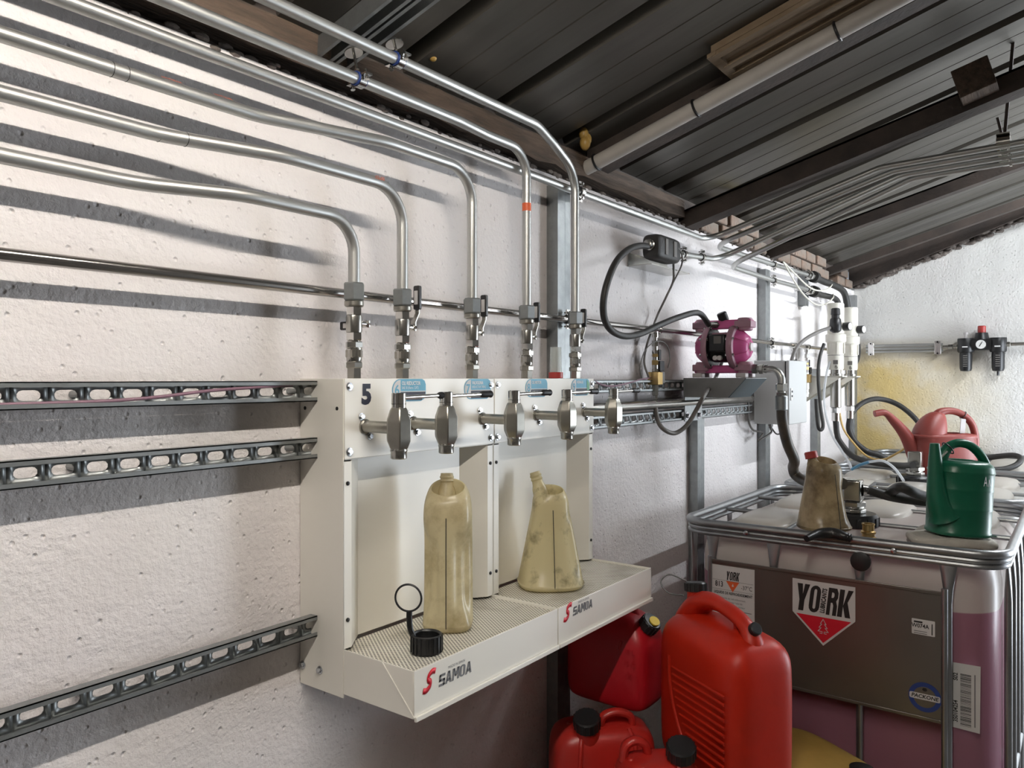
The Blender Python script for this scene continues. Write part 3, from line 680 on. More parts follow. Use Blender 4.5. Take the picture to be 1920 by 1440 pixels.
drop(2, H + 0.525, -0.07, 0.90, H + 0.508, 1.20, 'conduit bending down to the middle ball valve')
conduit([(-0.4, -0.107, H + 0.64), (1.45, -0.107, H + 0.64), (1.56, YV, H + 0.632), (TX[3], YV, H + 0.632), (TX[3], YV, zt)], [0.3, 0.3, 0.075], 'roof-hung conduit bending down to the fourth ball valve, with a red paint mark')
conduit([(-0.4, -0.143, H + 0.70), (1.74, -0.143, H + 0.70), (1.86, -0.12, H + 0.68), (TX[4], YV, H + 0.63), (TX[4], YV, zt)], [0.2, 0.12, 0.10], 'outermost roof-hung conduit bending down to the fifth ball valve')
# the long conduit above, which turns out to the roof, and its three companions
XB = [3.15, 3.19, 3.23, 3.27]; ZB = [0.815, 0.805, 0.795, 0.785]
def out_pipe(i, start, corner, label, knee_y, r=0.0115):
    k = Vector((XB[i], knee_y, H + ZB[i] - 0.02))
    conduit([*start, corner, k, (XB[i], -2.9, H + ZB[i] + 0.05)], [0.0] * (len(start) - 1) + [0.09, 0.12], label, r)
out_pipe(0, [(-0.5, -0.09, H + 0.585)], Vector((3.10, -0.075, H + 0.585)), 'long straight conduit along the wall head that turns out under the roof', -0.74)
c2 = W(1338, 461, -0.07); out_pipe(1, [Vector((4.66, -0.07, c2.z + 0.03)), Vector((4.0, -0.07, c2.z + 0.015))], c2, 'upper clamped conduit turning out from the wall beside the flow meter', -0.78)
c3 = W(1345, 487, -0.09); out_pipe(2, [W(1262, 474, -0.10)], c3, 'short conduit leaving the flow meter and rising to the roof', -0.80)
c4 = W(1366, 499, -0.07); out_pipe(3, [Vector((4.62, -0.07, c4.z + 0.01)), Vector((4.0, -0.07, c4.z))], c4, 'lower clamped conduit turning out from the wall', -0.83)
# the polished air main
air = thing('air_pipe', 'long polished steel air pipe running level behind the ball valves', 'pipe', (2.6, -0.06, zt), world=True)
MB().cyl((-0.5, -0.06, zt), (5.05, -0.06, zt), 0.0105, n=16).build('tube', 'stainless', air)
TEE = [2.64, 4.36, 4.62]
for x in TEE:
    MB().cyl((x - 0.028, -0.06, zt), (x + 0.028, -0.06, zt), 0.0145, n=16).cyl((x - 0.032, -0.06, zt), (x - 0.022, -0.06, zt), 0.0175, n=16).cyl((x + 0.022, -0.06, zt), (x + 0.032, -0.06, zt), 0.0175, n=16).cyl((x, -0.06, zt), (x, -0.06, zt - 0.03), 0.0125, n=14).build('tee', 'chrome', air)
# broad tube between the two rails right of the cabinets
o = MB().cyl((2.0, -0.055, H - 0.098), (3.69, -0.055, H - 0.098), 0.018, n=20).build('conduit', 'zinc')
tag(o, 'broad bright tube lying between the two slotted rails', 'pipe')

def clamp(x, y, z, r, label, ax=(1, 0, 0), to=(0, 1, 0), dist=0.05, base='nut'):
    """split ring clamp with rubber lining, two ear bolts and a stud to its base"""
    ax, to = Vector(ax).normalized(), Vector(to).normalized(); c = Vector((x, y, z)); side = ax.cross(to).normalized()
    t = thing('pipe_clamp', label, 'clamp', c, world=True, group='pipe clamps')
    ring = lambda rad, hw, th: [(rad, -hw), (rad + th, -hw), (rad + th, hw), (rad, hw), (rad, -hw)]
    MB().lathe(ring(r - 0.0005, 0.012, 0.0035), c, ax, 24, ends=False).build('rubber_lining', M['blue_ring'] if base == 'disc' else 'black', t)
    MB().lathe(ring(r + 0.003, 0.009, 0.002), c, ax, 24, ends=False).build('ring', 'chrome', t)
    for s_ in (-1, 1):
        e = c + side * s_ * (r + 0.011); mb = MB()
        mb.box(e, (0.018, 0.018, 0.004) if abs(side.z) < 0.5 else (0.018, 0.004, 0.018))
        mb.cyl(e - to * 0.011, e + to * 0.013, 0.0028, n=8); mb.hexa(e - to * 0.012, e - to * 0.006, 0.0055); mb.build('ear_bolt', 'chrome', t)
    p = c + to * (r + 0.004)
    mb = MB().cyl(p, p + to * dist, 0.0032, n=8).hexa(p, p + to * 0.008, 0.006)
    mb.build('stud', 'chrome', t)
    if base == 'disc': MB().cyl(p + to * (dist - 0.003), p + to * dist, 0.02, n=24).build('washer_disc', 'zinc', t)
    return t
upn = Vector((0, 0.28, 1)).normalized()
clamp(1.125, -0.107, H + 0.64, RC, 'blue-lined clamp with a round disc on the inner roof-hung conduit', to=upn, dist=0.05, base='disc')
clamp(1.205, -0.143, H + 0.70, RC, 'blue-lined clamp with a round disc on the outer roof-hung conduit', to=upn, dist=0.025, base='disc')
clamp(2.055, -0.09, H + 0.585, 0.0115, 'clamp holding the long wall-head conduit to the strut upright', dist=0.03)
clamp(2.03, -0.06, zt, 0.0105, 'clamp holding the polished air pipe behind the fifth ball valve', dist=0.006)
clamp(3.99, -0.07, c2.z + 0.015, 0.0115, 'clamp on the upper conduit at the tall strut upright', dist=0.02)
clamp(3.99, -0.07, c4.z, 0.0115, 'clamp on the lower conduit at the tall strut upright', dist=0.02)
clamp(3.99, -0.06, zt, 0.0105, 'clamp on the polished air pipe at the tall strut upright', dist=0.01)
clamp(4.60, -0.07, c2.z + 0.03, 0.0115, 'clamp on the upper conduit beside the black hose end', dist=0.05)
clamp(4.60, -0.07, c4.z + 0.01, 0.0115, 'clamp on the lower conduit beside the black hose end', dist=0.05)
# clamp set that hangs the four conduits from a threaded rod
pb = [Vector((XB[i], -1.13, H + ZB[i] + 0.005)) for i in range(4)]
t = thing('conduit_hanger', 'row of steel clamps hanging four conduits from a threaded rod', 'hanger', pb[1], world=True)
for i, c in enumerate(pb):
    MB().lathe([(0.0115, -0.02), (0.019, -0.02), (0.019, 0.02), (0.0115, 0.02), (0.0115, -0.02)], c, Y_, 16, ends=False).build('clamp_ring', 'zinc', t)
    MB().box(c + Vector((0, 0, -0.02)), (0.016, 0.02, 0.012)).box(c + Vector((0, -0.015, -0.024)), (0.01, 0.008, 0.012)).build('clamp_bolt', 'chrome', t)
MB().rings([[c + Vector((dx, dy, 0.02 + dz)) for dx, dy, dz in ((0, -0.02, 0), (0, 0.02, 0), (0, 0.02, 0.004), (0, -0.02, 0.004))] for c in (pb[0] + Vector((-0.02, 0, 0.004)), pb[3] + Vector((0.02, 0, -0.004)))]).build('carrier_plate', 'zinc', t)
MB().cyl(pb[1] + Vector((0, 0, 0.02)), (3.13, -1.16, roof_z(-1.16)), 0.006, n=8).build('threaded_rod', 'beam', t)
MB().cyl(pb[2] + Vector((0, 0, 0.02)), pb[2] + Vector((-0.04, 0.02, 0.12)), 0.005, n=8).build('threaded_rod', 'beam', t)

# printed marks on the conduits
for (x, y, z, s_, nm) in ((0.735, -0.0855, H + 0.4225, 'BENTELER', 1), (1.17, -0.1235, H + 0.436, '02-05', 1)):
    text('pipe_print', s_, 0.010, 'orange_print', [o for o in C.objects if o.get('label', '').startswith('second lowest conduit')][0], (x, y, z), X_ - Y_ * (0.13 if x < 1 else 0), Z_, sx=1.2)
PC_ = [o for o in C.objects if o.get('label', '').startswith('conduit bending down to the middle')][0]
for x in (0.30, 0.42, 0.72, 0.82): text('pipe_print', 'BENTELER', 0.0075, 'orange_print', PC_, (x, -0.0765, H + 0.5195), X_, Vector((0, 0.75, 0.66)), sx=1.1, lift=0.0012)
for x, z, y, lb in ((0.700, H + 0.4212, -0.0705, 'second lowest conduit'), (0.745, H + 0.4225, -0.078, 'second lowest conduit'), (0.62, H + 0.508, -0.07, 'conduit bending down to the middle'), (0.645, H + 0.508, -0.07, 'conduit bending down to the middle')):
    MB().torus((x, y, z), X_, 0.0123, 0.0007, 20, 5).build('cut_ring', 'dark_slot', [o for o in C.objects if o.get('label', '').startswith(lb)][0])
MB().lathe([(0.0127, -0.010), (0.0127, 0.012)], (TX[3], YV, H + 0.475), Z_, 16, ends=False).build('paint_mark', 'orange_print', [o for o in C.objects if o.get('label', '').endswith('red paint mark')][0])

# ================================================================== BALL VALVE STACKS
def valve(i, side_lever, label):
    t = thing('ball_valve', label, 'valve', (TX[i], YV, H), group='ball valves')
    def nut(z0, z1, r, m='satin', nm='hex_nut', ph=0.26): MB().hexa((0, 0, z0), (0, 0, z1), r, ph).build(nm, m, t)
    nut(0.165, 0.203, 0.0235, 'galv_dull', 'union_nut')
    MB().lathe([(0.018, 0.152), (0.0205, 0.155), (0.0205, 0.163), (0.018, 0.166)], n=20).build('collar', 'satin', t)
    nut(0.133, 0.153, 0.0175, 'chrome')
    bd = MB().lathe([(0.0165, 0.098), (0.0172, 0.102), (0.0172, 0.130), (0.0165, 0.134)], n=20).build('valve_body', 'zinc', t)
    MB().cyl((0.015, 0, 0.118), (0.034, 0, 0.118), 0.006, n=12).hexa((0.032, 0, 0.118), (0.040, 0, 0.118), 0.009).build('stem', 'chrome', bd)
    nut(0.080, 0.099, 0.0178, 'chrome')
    nut(0.064, 0.079, 0.0185, 'zinc', ph=0.5); nut(0.044, 0.062, 0.0187, 'satin', ph=0.1)
    MB().lathe([(0.014, 0.034), (0.016, 0.038), (0.0165, 0.044), (0.0165, 0.063), (0.013, 0.066), (0.013, 0.080)], n=20).build('sleeve', 'zinc', t)
    nut(0.022, 0.036, 0.0187, 'satin', ph=0.4)
    MB().hexa((0, 0, -0.004), (0, 0, 0.024), 0.0160, 0.3).build('adapter', 'satin', t)
    a = Y_ if side_lever else Z_; b = Z_ if side_lever else -Y_
    o = Vector((0.035, 0, 0.118))
    lv = MB()
    lv.rings([[o + a * s_ + X_ * x + b * h for h, x in ((-wd, k), (wd, k), (wd, k + 0.003), (-wd, k + 0.003))]
              for s_, k, wd in ((-0.008, 0, 0.007), (0.012, 0, 0.007), (0.034, 0.013, 0.006), (0.095, 0.013, 0.006))])
    lo = lv.build('lever', 'zinc', t)
    mb = MB(); c = o + a * 0.070 + X_ * 0.0145
    L_, wd = (0.056, 0.0095)
    sec = rrect(L_, 2 * wd, 0.004, 3)
    mb.prism(sec, c - X_ * 0.0045, a, b, X_ * 0.009); mb.build('lever_grip', 'black', lo, bevel=0.0015)
    MB().prism(rrect(0.032, 0.011, 0.001, 2), c - X_ * 0.0052, a, b, -X_ * 0.0004).build('grip_sticker', 'paper', lo)
    return t
va = valve(0, True, 'ball valve over the big black 5, its black lever turned towards the wall')
vb = valve(1, False, 'ball valve over the number 6 tag, black lever pointing up')
for i, s_ in ((2, 'over the VALVULINA tag'), (3, 'over the number 8 tag, left of the little cup'), (4, 'over the number 9 tag, right of the little cup')):
    dup(vb, (TX[i], YV, H), 0, 'ball valve ' + s_ + ', black lever pointing up')

# ================================================================== DISPENSING CABINETS
Zc = lambda z: H + z
YF = -0.139
def cabinet(x0, x1, label, outer):
    t = thing('dispensing_cabinet', label, 'cabinet', ((x0 + x1) / 2, 0, Zc(-0.653)), world=True, group='dispensing cabinets')
    zb, zt_ = Zc(-0.653), Zc(0.0); th = 0.0025
    MB().bb(x0, x0 + th, -0.001, YF, zb, zt_).build('side_panel', 'ivory', t, bevel=0.0008)
    MB().bb(x1 - th, x1, -0.001, YF, zb, zt_).build('side_panel', 'ivory', t, bevel=0.0008)
    MB().bb(x0 + th, x1 - th, -0.001, YF, zt_ - th, zt_).build('top_panel', 'ivory', t)
    MB().bb(x0 + th, x1 - th, -0.001, -0.004, zb, zt_ - th).build('back_panel', 'ivory', t)
    fp = MB().bb(x0 + 0.0008, x1 - 0.0008, YF, YF - 0.0035, Zc(-0.165), zt_ + 0.0005).build('front_panel', 'ivory', t, bevel=0.001)
    MB().bb(x0 + 0.004, x1 - 0.004, YF + 0.012, YF, Zc(-0.167), Zc(-0.163)).build('panel_return', 'ivory', t)
    za, zd = Zc(-0.17), Zc(-0.553)
    xs = [x0 + 0.001, x0 + 0.022, x0 + 0.080, x1 - 0.080, x1 - 0.022, x1 - 0.001]; ys = [YF, YF, -0.094, -0.094, YF, YF]
    nm = ['post', 'chamfer_panel', 'recess_panel', 'chamfer_panel', 'post']
    for i in range(5):
        a, b = Vector((xs[i], ys[i], 0)), Vector((xs[i + 1], ys[i + 1], 0)); d = (b - a).normalized(); nn = Vector((-d.y, d.x, 0))
        top = za + (0.06 if i in (1, 2, 3) else 0)
        mb = MB(); mb.rings([[a + Z_ * z, b + Z_ * z, b + nn * 0.002 + Z_ * z, a + nn * 0.002 + Z_ * z] for z in (zd, top)])
        o = mb.build(nm[i], 'ivory', t)
        if i in (0, 4):
            for z in (-0.215, -0.495):
                MB().lathe([(0.0045, 0), (0.0042, 0.002), (0.002, 0.003)], ((xs[i] + xs[i + 1]) / 2, YF - 0.0002, Zc(z)), -Y_, 12).build('rivet', 'black', o)
    for x in (x0 + 0.013, x1 - 0.013):
        for z in (-0.016, -0.15):
            p = Vector((x, YF - 0.0035, Zc(z)))
            MB().lathe([(0.0085, 0), (0.0085, 0.0015), (0.006, 0.002)], p, -Y_, 16).hexa(p - Y_ * 0.001, p - Y_ * 0.0065, 0.006).build('screw', 'bolt', fp)
    # tray
    ty0, ty1, tz0, tz1 = YF, -0.337, Zc(-0.645), Zc(-0.553)
    ta, tb = x0 + 0.001, x1 - 0.001; e = 0.0025
    mb = MB().bb(ta, tb, ty1, ty1 + e, tz0, tz1).bb(ta, ta + e, ty0, ty1 + e, tz0, tz1).bb(tb - e, tb, ty0, ty1 + e, tz0, tz1).bb(ta + e, tb - e, ty0, ty1 + e, tz0, tz0 + e)
    mb.bb(ta, tb, ty1 - 0.006, ty1, tz0 - 0.004, tz0 + 0.006)
    tr = mb.build('drip_tray', 'ivory', t, bevel=0.0012)
    MB().bb(ta + e, tb - e, ty0 + 0.04, ty1 + e, tz1 - 0.008, tz1 - 0.006).build('perforated_sheet', 'grate', tr)
    if outer:
        mb = MB(); a = Vector((ta - 0.0006, -0.252, tz1 - 0.001)); b = Vector((ta - 0.0006, ty1 - 0.001, tz0 + 0.004))
        mb.tube([a, b], 0.0012, 6).build('welded_seam', 'ivory', tr)
    # maker's mark on the tray front
    yf = ty1 - 0.0004
    pa, pc = (W(804, 1277, yf), W(856, 1262, yf)) if outer else (W(1064, 1148, yf), W(1094, 1138, yf))
    sp_ = spline([(0.62, 0.86), (0.30, 0.98), (0.02, 0.86), (-0.02, 0.62), (0.20, 0.40), (0.10, 0.14), (-0.18, 0.02), (-0.52, 0.14)], 5) if False else spline([(0.75, 0.93, 0), (0.30, 0.98, 0), (-0.12, 0.80, 0), (-0.08, 0.56, 0), (0.22, 0.44, 0), (0.26, 0.20, 0), (-0.16, 0.02, 0), (-0.62, 0.07, 0)], 5)
    mb = MB(); hw = 0.16; vs = []
    for i, q in enumerate(sp_):
        a_ = sp_[max(0, i - 1)]; b_ = sp_[min(len(sp_) - 1, i + 1)]; d_ = (b_ - a_).normalized(); n_ = Vector((-d_.y, d_.x, 0)) * hw
        vs += [q - n_, q + n_]
    sc_ = 0.034
    mb.add([pa + X_ * (v.x * 0.62 + (v.y - 0.5) * 0.22) * sc_ + Z_ * (v.y - 0.5) * sc_ - Y_ * 0.0004 for v in vs], [(2 * i, 2 * i + 1, 2 * i + 3, 2 * i + 2) for i in range(len(sp_) - 1)])
    mb.build('logo', 'red_print', tr, solid=0.0004)
    wl_ = W(886, 1252, yf).x - W(823, 1272, yf).x if outer else W(1112, 1132, yf).x - W(1075, 1143, yf).x
    lw = wl_ / 5.9
    heavy_word('SAMOA', [lw, lw * 1.1, lw * 1.2, lw, lw * 1.1], lw * 0.08, wl_ * 0.225, 'greyprint', tr, pc - X_ * wl_ * 0.52 - Z_ * wl_ * 0.1125, X_, Z_, 0.12)
    text('lettering', 'MADE IN SPAIN', 0.0075, 'greyprint', tr, pc + Vector((0.0, 0, wl_ * 0.18)), X_, Z_, shear=0.1)
    return t, fp
c1, fp1 = cabinet(1.053, 1.5492, 'left ivory oil dispensing cabinet marked with a big black 5', True)
c2_, fp2 = cabinet(1.5508, 2.048, 'right ivory oil dispensing cabinet with the wide tapered jug on its tray', False)
# left flank: two pop holes, two bolts
for u, v in ((572, 765), (632, 766)):
    p = XP(u, v, 1.053); MB().cyl(p + X_ * 0.001, p - X_ * 0.0006, 0.004, n=12).build('hole_plug', 'black', c1)
for u, v in ((568, 1246), (600, 1256)):
    p = XP(u, v, 1.053); MB().lathe([(0.0085, 0), (0.0085, 0.0015), (0.006, 0.002)], p, -X_, 16).hexa(p - X_ * 0.001, p - X_ * 0.007, 0.006).build('screw', 'bolt', c1)
# big 5 and the four number tags
yp = YF - 0.0038
p = W(687, 741, yp); text('numeral', '5', 0.056, 'navy', fp1, p, X_, Z_, bold=0.0028)
def number_tag(fp, u0, u1, v0, v1, num, l1, l2, l3):
    a = W(u0, v0, yp); b = W(u1, v1, yp); zc_ = Zc(-0.0255); w_ = b.x - a.x; h_ = 0.050; cx = (a.x + b.x) / 2; r = h_ / 2
    left = [(-w_ / 2 + r - r * math.sin(math.radians(q)), r * math.cos(math.radians(q))) for q in range(0, 181, 15)]
    right = [(w_ / 2, -h_ / 2 + 0.016), (w_ / 2 - 0.005, -h_ / 2 + 0.005), (w_ / 2 - 0.016, -h_ / 2)]
    poly = right[::-1] + [(w_ / 2, h_ / 2 - 0.012), (w_ / 2 - 0.004, h_ / 2 - 0.004), (w_ / 2 - 0.012, h_ / 2)] + left
    o = Vector((cx, yp, zc_))
    tg = decal('number_tag', poly, 'blue', fp, o, X_, Z_)
    d2 = lambda pl, m, k, nm: decal(nm, pl, m, tg, Vector((cx, yp - 0.0006 * k, zc_)), X_, Z_)
    k = 0.0022
    d2([(-w_ / 2 + r - (r - k) * math.sin(math.radians(q)), (r - k) * math.cos(math.radians(q))) for q in range(0, 181, 15)][::-1] and [(-w_ / 2 + r - (r - k) * math.sin(math.radians(q)), (r - k) * math.cos(math.radians(q))) for q in range(0, 181, 15)], 'paper', 1, 'white_field')
    xb = -w_ / 2 + r
    d2([(xb, -h_ / 2 + k), (w_ / 2 - 0.014, -h_ / 2 + k), (w_ / 2 - 0.002, -h_ / 2 + 0.014), (w_ / 2 - 0.002, -0.004), (xb, -0.004)], 'navy', 1, 'dark_field')
    d2([(xb, -0.004), (w_ / 2 - 0.002, -0.004), (w_ / 2 - 0.002, -0.002), (xb, -0.002)], 'paper', 1.1, 'white_line')
    if num == '9': d2([(w_ / 2 - 0.016, -h_ / 2 + 0.002), (w_ / 2 - 0.002, -h_ / 2 + 0.014), (w_ / 2 - 0.002, h_ / 2 - 0.014), (w_ / 2 - 0.016, h_ / 2 - 0.002)], 'green_print', 1.4, 'green_field')
    text('numeral', num, 0.030, 'blue', tg, (cx - w_ / 2 + r * 0.55, yp - 0.0013, zc_), X_, Z_, bold=0.0006)
    text('lettering', l1, 0.0115, 'white', tg, (cx - w_ / 2 + r + 0.004, yp - 0.0009, zc_ + 0.015), X_, Z_, bold=0.0003, sx=0.72, align='LEFT')
    if l2: text('lettering', l2, 0.0085, 'white', tg, (cx - w_ / 2 + r + 0.004, yp - 0.0009, zc_ + 0.005), X_, Z_, sx=0.72, align='LEFT')
    if l3: text('lettering', l3, 0.016, 'white', tg, (cx - w_ / 2 + r + 0.004, yp - 0.0015, zc_ - 0.0145), X_, Z_, bold=0.0004, sx=0.85, align='LEFT')
number_tag(fp1, 735, 798, 711, 760, '6', 'OLI REDUCTOR', 'SAE 30 (Retro. CAT)', '')
number_tag(fp1, 870, 920, 711, 752, '7', 'VALVULINA', '(REDUCTOR TREN.)', '')
number_tag(fp2, 985, 1026, 711, 748, '8', 'OLI MOTOR', '', '10W')
number_tag(fp2, 1071, 1105, 711, 745, '9', 'HIDRAULI', '', '')

# ================================================================== TAPS
def tap(label):
    t = thing('dispensing_tap', label, 'tap', (TX[0], YF - 0.0035, H - 0.10), group='dispensing taps')
    MB().lathe([(0.0155, 0), (0.0155, 0.004), (0.0125, 0.006), (0.0125, 0.080), (0.0135, 0.081), (0.0135, 0.088)], (0, 0, 0), -Y_, 20).build('inlet_tube', 'satin', t)
    for x, z in ((-0.010, 0.021), (0.014, -0.021)):
        MB().lathe([(0.0075, 0), (0.0075, 0.002)], (x, 0, z), -Y_, 14).hexa((x, -0.001, z), (x, -0.007, z), 0.006).build('screw', 'bolt', t)
    b = Vector((0, -0.10, 0))
    MB().lathe([(0.0165, 0.042), (0.020, 0.036), (0.0262, 0.018), (0.0268, 0.012), (0.0268, -0.020), (0.0262, -0.026), (0.020, -0.040), (0.0165, -0.044)], b, Z_, 6, phase=0.35).build('body', 'satin', t, bevel=0.0016, sharp=0.3)
    MB().lathe([(0.0145, 0.038), (0.0145, 0.070), (0.013, 0.0715)], b, Z_, 24).build('head', 'chrome', t)
    MB().lathe([(0.0149, 0.0485), (0.0149, 0.0495)], b, Z_, 24).build('head_seam', 'dark_slot', t)
    MB().lathe([(0.0165, -0.040), (0.0175, -0.044), (0.0175, -0.0465), (0.0165, -0.048), (0.0165, -0.060), (0.0145, -0.062)], b, Z_, 24).build('nozzle', 'zinc', t)
    lv = MB().cyl(b + Vector((0.012, 0, 0.062)), b + Vector((0.125, 0, 0.064)), 0.0042, n=12).build('lever', 'chrome', t)
    MB().lathe([(0.005, 0), (0.0075, 0.006), (0.0072, 0.034), (0.0085, 0.038), (0.006, 0.042)], b + Vector((0.117, 0, 0.064)), X_, 16).build('grip', 'black', lv)
    return t
tp = tap('first satin steel tap, in front of the big black 5')
for i, s_ in ((1, 'second satin steel tap, under the number 6 tag'), (2, 'third satin steel tap, at the right edge of the left cabinet'), (3, 'fourth satin steel tap, under the number 8 tag'), (4, 'last satin steel tap, at the right end of the cabinets')):
    dup(tp, (TX[i], YF - 0.0035, H - 0.10), 0, s_)
# ================================================================== PUMP STATION RIGHT OF THE CABINETS
def hose(pts, r, m, label, name='hose', cat='hose', n=7, nb=12, group=None):
    o = MB().tube(spline(pts, n), r, nb).build(name, m); return tag(o, label, cat, group)
# shelf bracket
SX0, SX1 = 2.89, 3.13
t = thing('shelf_bracket', 'grey folded steel shelf carrying the pink pump, with a dark blue front plate', 'shelf', (3.0, -0.06, H - 0.08), world=True)
MB().bb(SX0, SX1, -0.062, -0.318, H - 0.001, H + 0.003).build('top_plate', 'shelf_steel', t, bevel=0.001)
MB().prism([(-0.062, H), (-0.318, H), (-0.25, H - 0.074), (-0.062, H - 0.074)], (SX0, 0, 0), Y_, Z_, (0.003, 0, 0)).build('side_flange', 'shelf_steel', t)
MB().prism([(-0.062, H), (-0.318, H), (-0.25, H - 0.074), (-0.062, H - 0.074)], (SX1 - 0.003, 0, 0), Y_, Z_, (0.003, 0, 0)).build('side_flange', 'shelf_steel', t)
MB().rings([[Vector((x, -0.319, H)), Vector((x, -0.316, H)), Vector((x, -0.247, H - 0.074)), Vector((x, -0.251, H - 0.074))] for x in (SX0 - 0.001, SX1)]).build('front_plate', 'film', t)
wp = MB().bb(SX0, SX0 + 0.17, -0.064, -0.069, H - 0.172, H - 0.001).build('wall_plate', 'galv_dull', t)
for x in (SX0 + 0.018, SX0 + 0.135):
    p = Vector((x, -0.069, H - 0.150)); MB().lathe([(0.017, 0), (0.017, 0.002)], p, -Y_, 20).hexa(p - Y_ * 0.002, p - Y_ * 0.012, 0.010).build('bolt', 'bolt', wp)
# pink double diaphragm pump
PC = Vector((3.005, -0.185, H + 0.004))
t = thing('diaphragm_pump', 'pink and black double diaphragm pump standing on the grey shelf', 'pump', PC)
zc_ = 0.122
for s_ in (-1, 1):
    for x in (-0.04, 0.04): MB().bb(x - 0.018, x + 0.018, s_ * 0.09 - 0.02, s_ * 0.09 + 0.02, 0.0, 0.018).build('foot', 'clear_foot', t, bevel=0.003)
    fl = MB().lathe([(0.07, 0.040), (0.088, 0.041), (0.090, 0.046), (0.090, 0.058), (0.086, 0.064), (0.074, 0.066)], (0, 0, zc_), Y_ * s_, 36).build('chamber_flange', 'mauve', t)
    for k in range(8):
        a = 2 * PI * (k + 0.5) / 8; p = Vector((0.0815 * math.cos(a), s_ * 0.064, zc_ + 0.0815 * math.sin(a)))
        MB().hexa(p, p + Y_ * s_ * 0.007, 0.006).build('bolt', 'chrome', fl); MB().hexa(p - Y_ * s_ * 0.028, p - Y_ * s_ * 0.022, 0.006).build('bolt', 'chrome', fl)
    MB().lathe([(0.076, 0.064), (0.066, 0.074), (0.056, 0.090), (0.044, 0.104), (0.034, 0.108), (0.02, 0.109)], (0, 0, zc_), Y_ * s_, 32).build('chamber_dome', 'pink', t)
    MB().cyl((0, s_ * 0.100, zc_), (0, s_ * 0.116, zc_), 0.022, 0.016, 16).build('dome_plug', 'clear_foot', t)
    for k in range(6):
        a = PI / 6 + k * PI / 3; d = Vector((math.cos(a), 0, math.sin(a)))
        MB().tube([Vector((0, s_ * 0.068, zc_)) + d * 0.073, Vector((0, s_ * 0.104, zc_)) + d * 0.040, Vector((0, s_ * 0.108, zc_)) + d * 0.018], 0.004, 6).build('dome_rib', 'pink', t)
    for z0, z1 in ((0.016, 0.064), (0.186, 0.238)):
        MB().lathe([(0.024, z0), (0.030, z0 + 0.004), (0.030, z1 - 0.006), (0.026, z1)], (0, s_ * 0.088, 0), Z_, 20).build('valve_seat', 'mauve', t)
        MB().bb(-0.032, 0.032, s_ * 0.088 - 0.034, s_ * 0.088 + 0.034, (z0 + z1) / 2 - 0.014, (z0 + z1) / 2 + 0.014).build('valve_block', 'mauve', t, bevel=0.004)
for z0, z1 in ((0.018, 0.050), (0.196, 0.232)):
    MB().bb(-0.022, 0.022, -0.118, 0.118, z0, z1).build('manifold', 'pink', t, bevel=0.006)
MB().lathe([(0.03, -0.052), (0.082, -0.052), (0.084, -0.046), (0.084, -0.040), (0.062, -0.036), (0.060, 0.036), (0.084, 0.040), (0.084, 0.046), (0.082, 0.052), (0.03, 0.052)], (0, 0, zc_), Y_, 32).build('air_section', 'black', t)
MB().bb(-0.078, -0.04, -0.034, 0.034, zc_ - 0.02, zc_ + 0.05).build('air_valve_cover', 'black', t, bevel=0.006)
MB().prism(rrect(0.03, 0.03, 0.002), (-0.0785, -0.004, zc_ + 0.028), -Y_ + Z_ * 0.0, Z_, (-0.0006, 0, 0)).build('maker_plate', 'grey_cable', t)
MB().lathe([(0.010, 0), (0.010, 0.012), (0.008, 0.014)], (-0.066, 0.006, zc_ - 0.044), -X_, 16).lathe([(0.010, 0), (0.010, 0.012), (0.008, 0.014)], (-0.066, -0.012, zc_ - 0.044), -X_, 16).build('exhaust_plug', 'clear_foot', t)
MB().lathe([(0.016, 0), (0.020, 0.004), (0.020, 0.036), (0.016, 0.040)], (0.0, -0.004, 0.226), (-0.35, 0.25, 1), 20).build('muffler', 'black', t)
p = Vector((-0.022, 0.022, 0.213))
MB().hexa(p + X_ * 0.004, p - X_ * 0.012, 0.015).cyl(p - X_ * 0.010, p + Vector((-0.036, 0.016, -0.001)), 0.0125, n=14).build('hose_tail', 'zinc', t)
MB().cyl((-0.02, -0.03, 0.17), (-0.045, 0.03, 0.168), 0.012, n=10).build('air_port', 'mauve', t)
hp = PC + Vector((-0.058, 0.038, 0.212))
# outlet elbow of the pump and its thick hose
t = thing('pipe_elbow', 'bright hydraulic elbow between the pink pump and the thick oily hose', 'fitting', PC + Vector((0, -0.12, 0.034)), world=True)
e0 = PC + Vector((0, -0.118, 0.034)); e1 = Vector((3.0, -0.418, H + 0.036))
MB().hexa(e0, e0 - Y_ * 0.022, 0.021).hexa(e0 - Y_ * 0.026, e0 - Y_ * 0.045, 0.020, 0.3).hexa(e0 - Y_ * 0.048, e0 - Y_ * 0.06, 0.018, 0.1).build('coupling_nut', 'zinc', t)
el = fillet([e0, e1, e1 - Z_ * 0.09], 0.05, 10); MB().tube(el, 0.0145, 16).build('bend', 'galv', t)
MB().hexa(e1 - Z_ * 0.055, e1 - Z_ * 0.085, 0.023).hexa(e1 - Z_ * 0.09, e1 - Z_ * 0.105, 0.021, 0.3).build('coupling_nut', 'zinc', t)
MB().lathe([(0.020, -0.10), (0.0235, -0.105), (0.0235, -0.155), (0.021, -0.158)], e1, Z_, 20).build('ferrule', 'galv_dull', t)
hose([e1 - Z_ * 0.150, XP(1467, 790, 3.0), XP(1476, 830, 3.01), XP(1489, 862, 3.05), XP(1487, 877, 3.10), XP(1492, 891, 3.12), XP(1512, 903, 3.08), XP(1545, 906, 2.98), XP(1580, 907, 2.88)], 0.0205, 'dirty_hose', 'thick oily black hose dropping from the pump to the tank top')
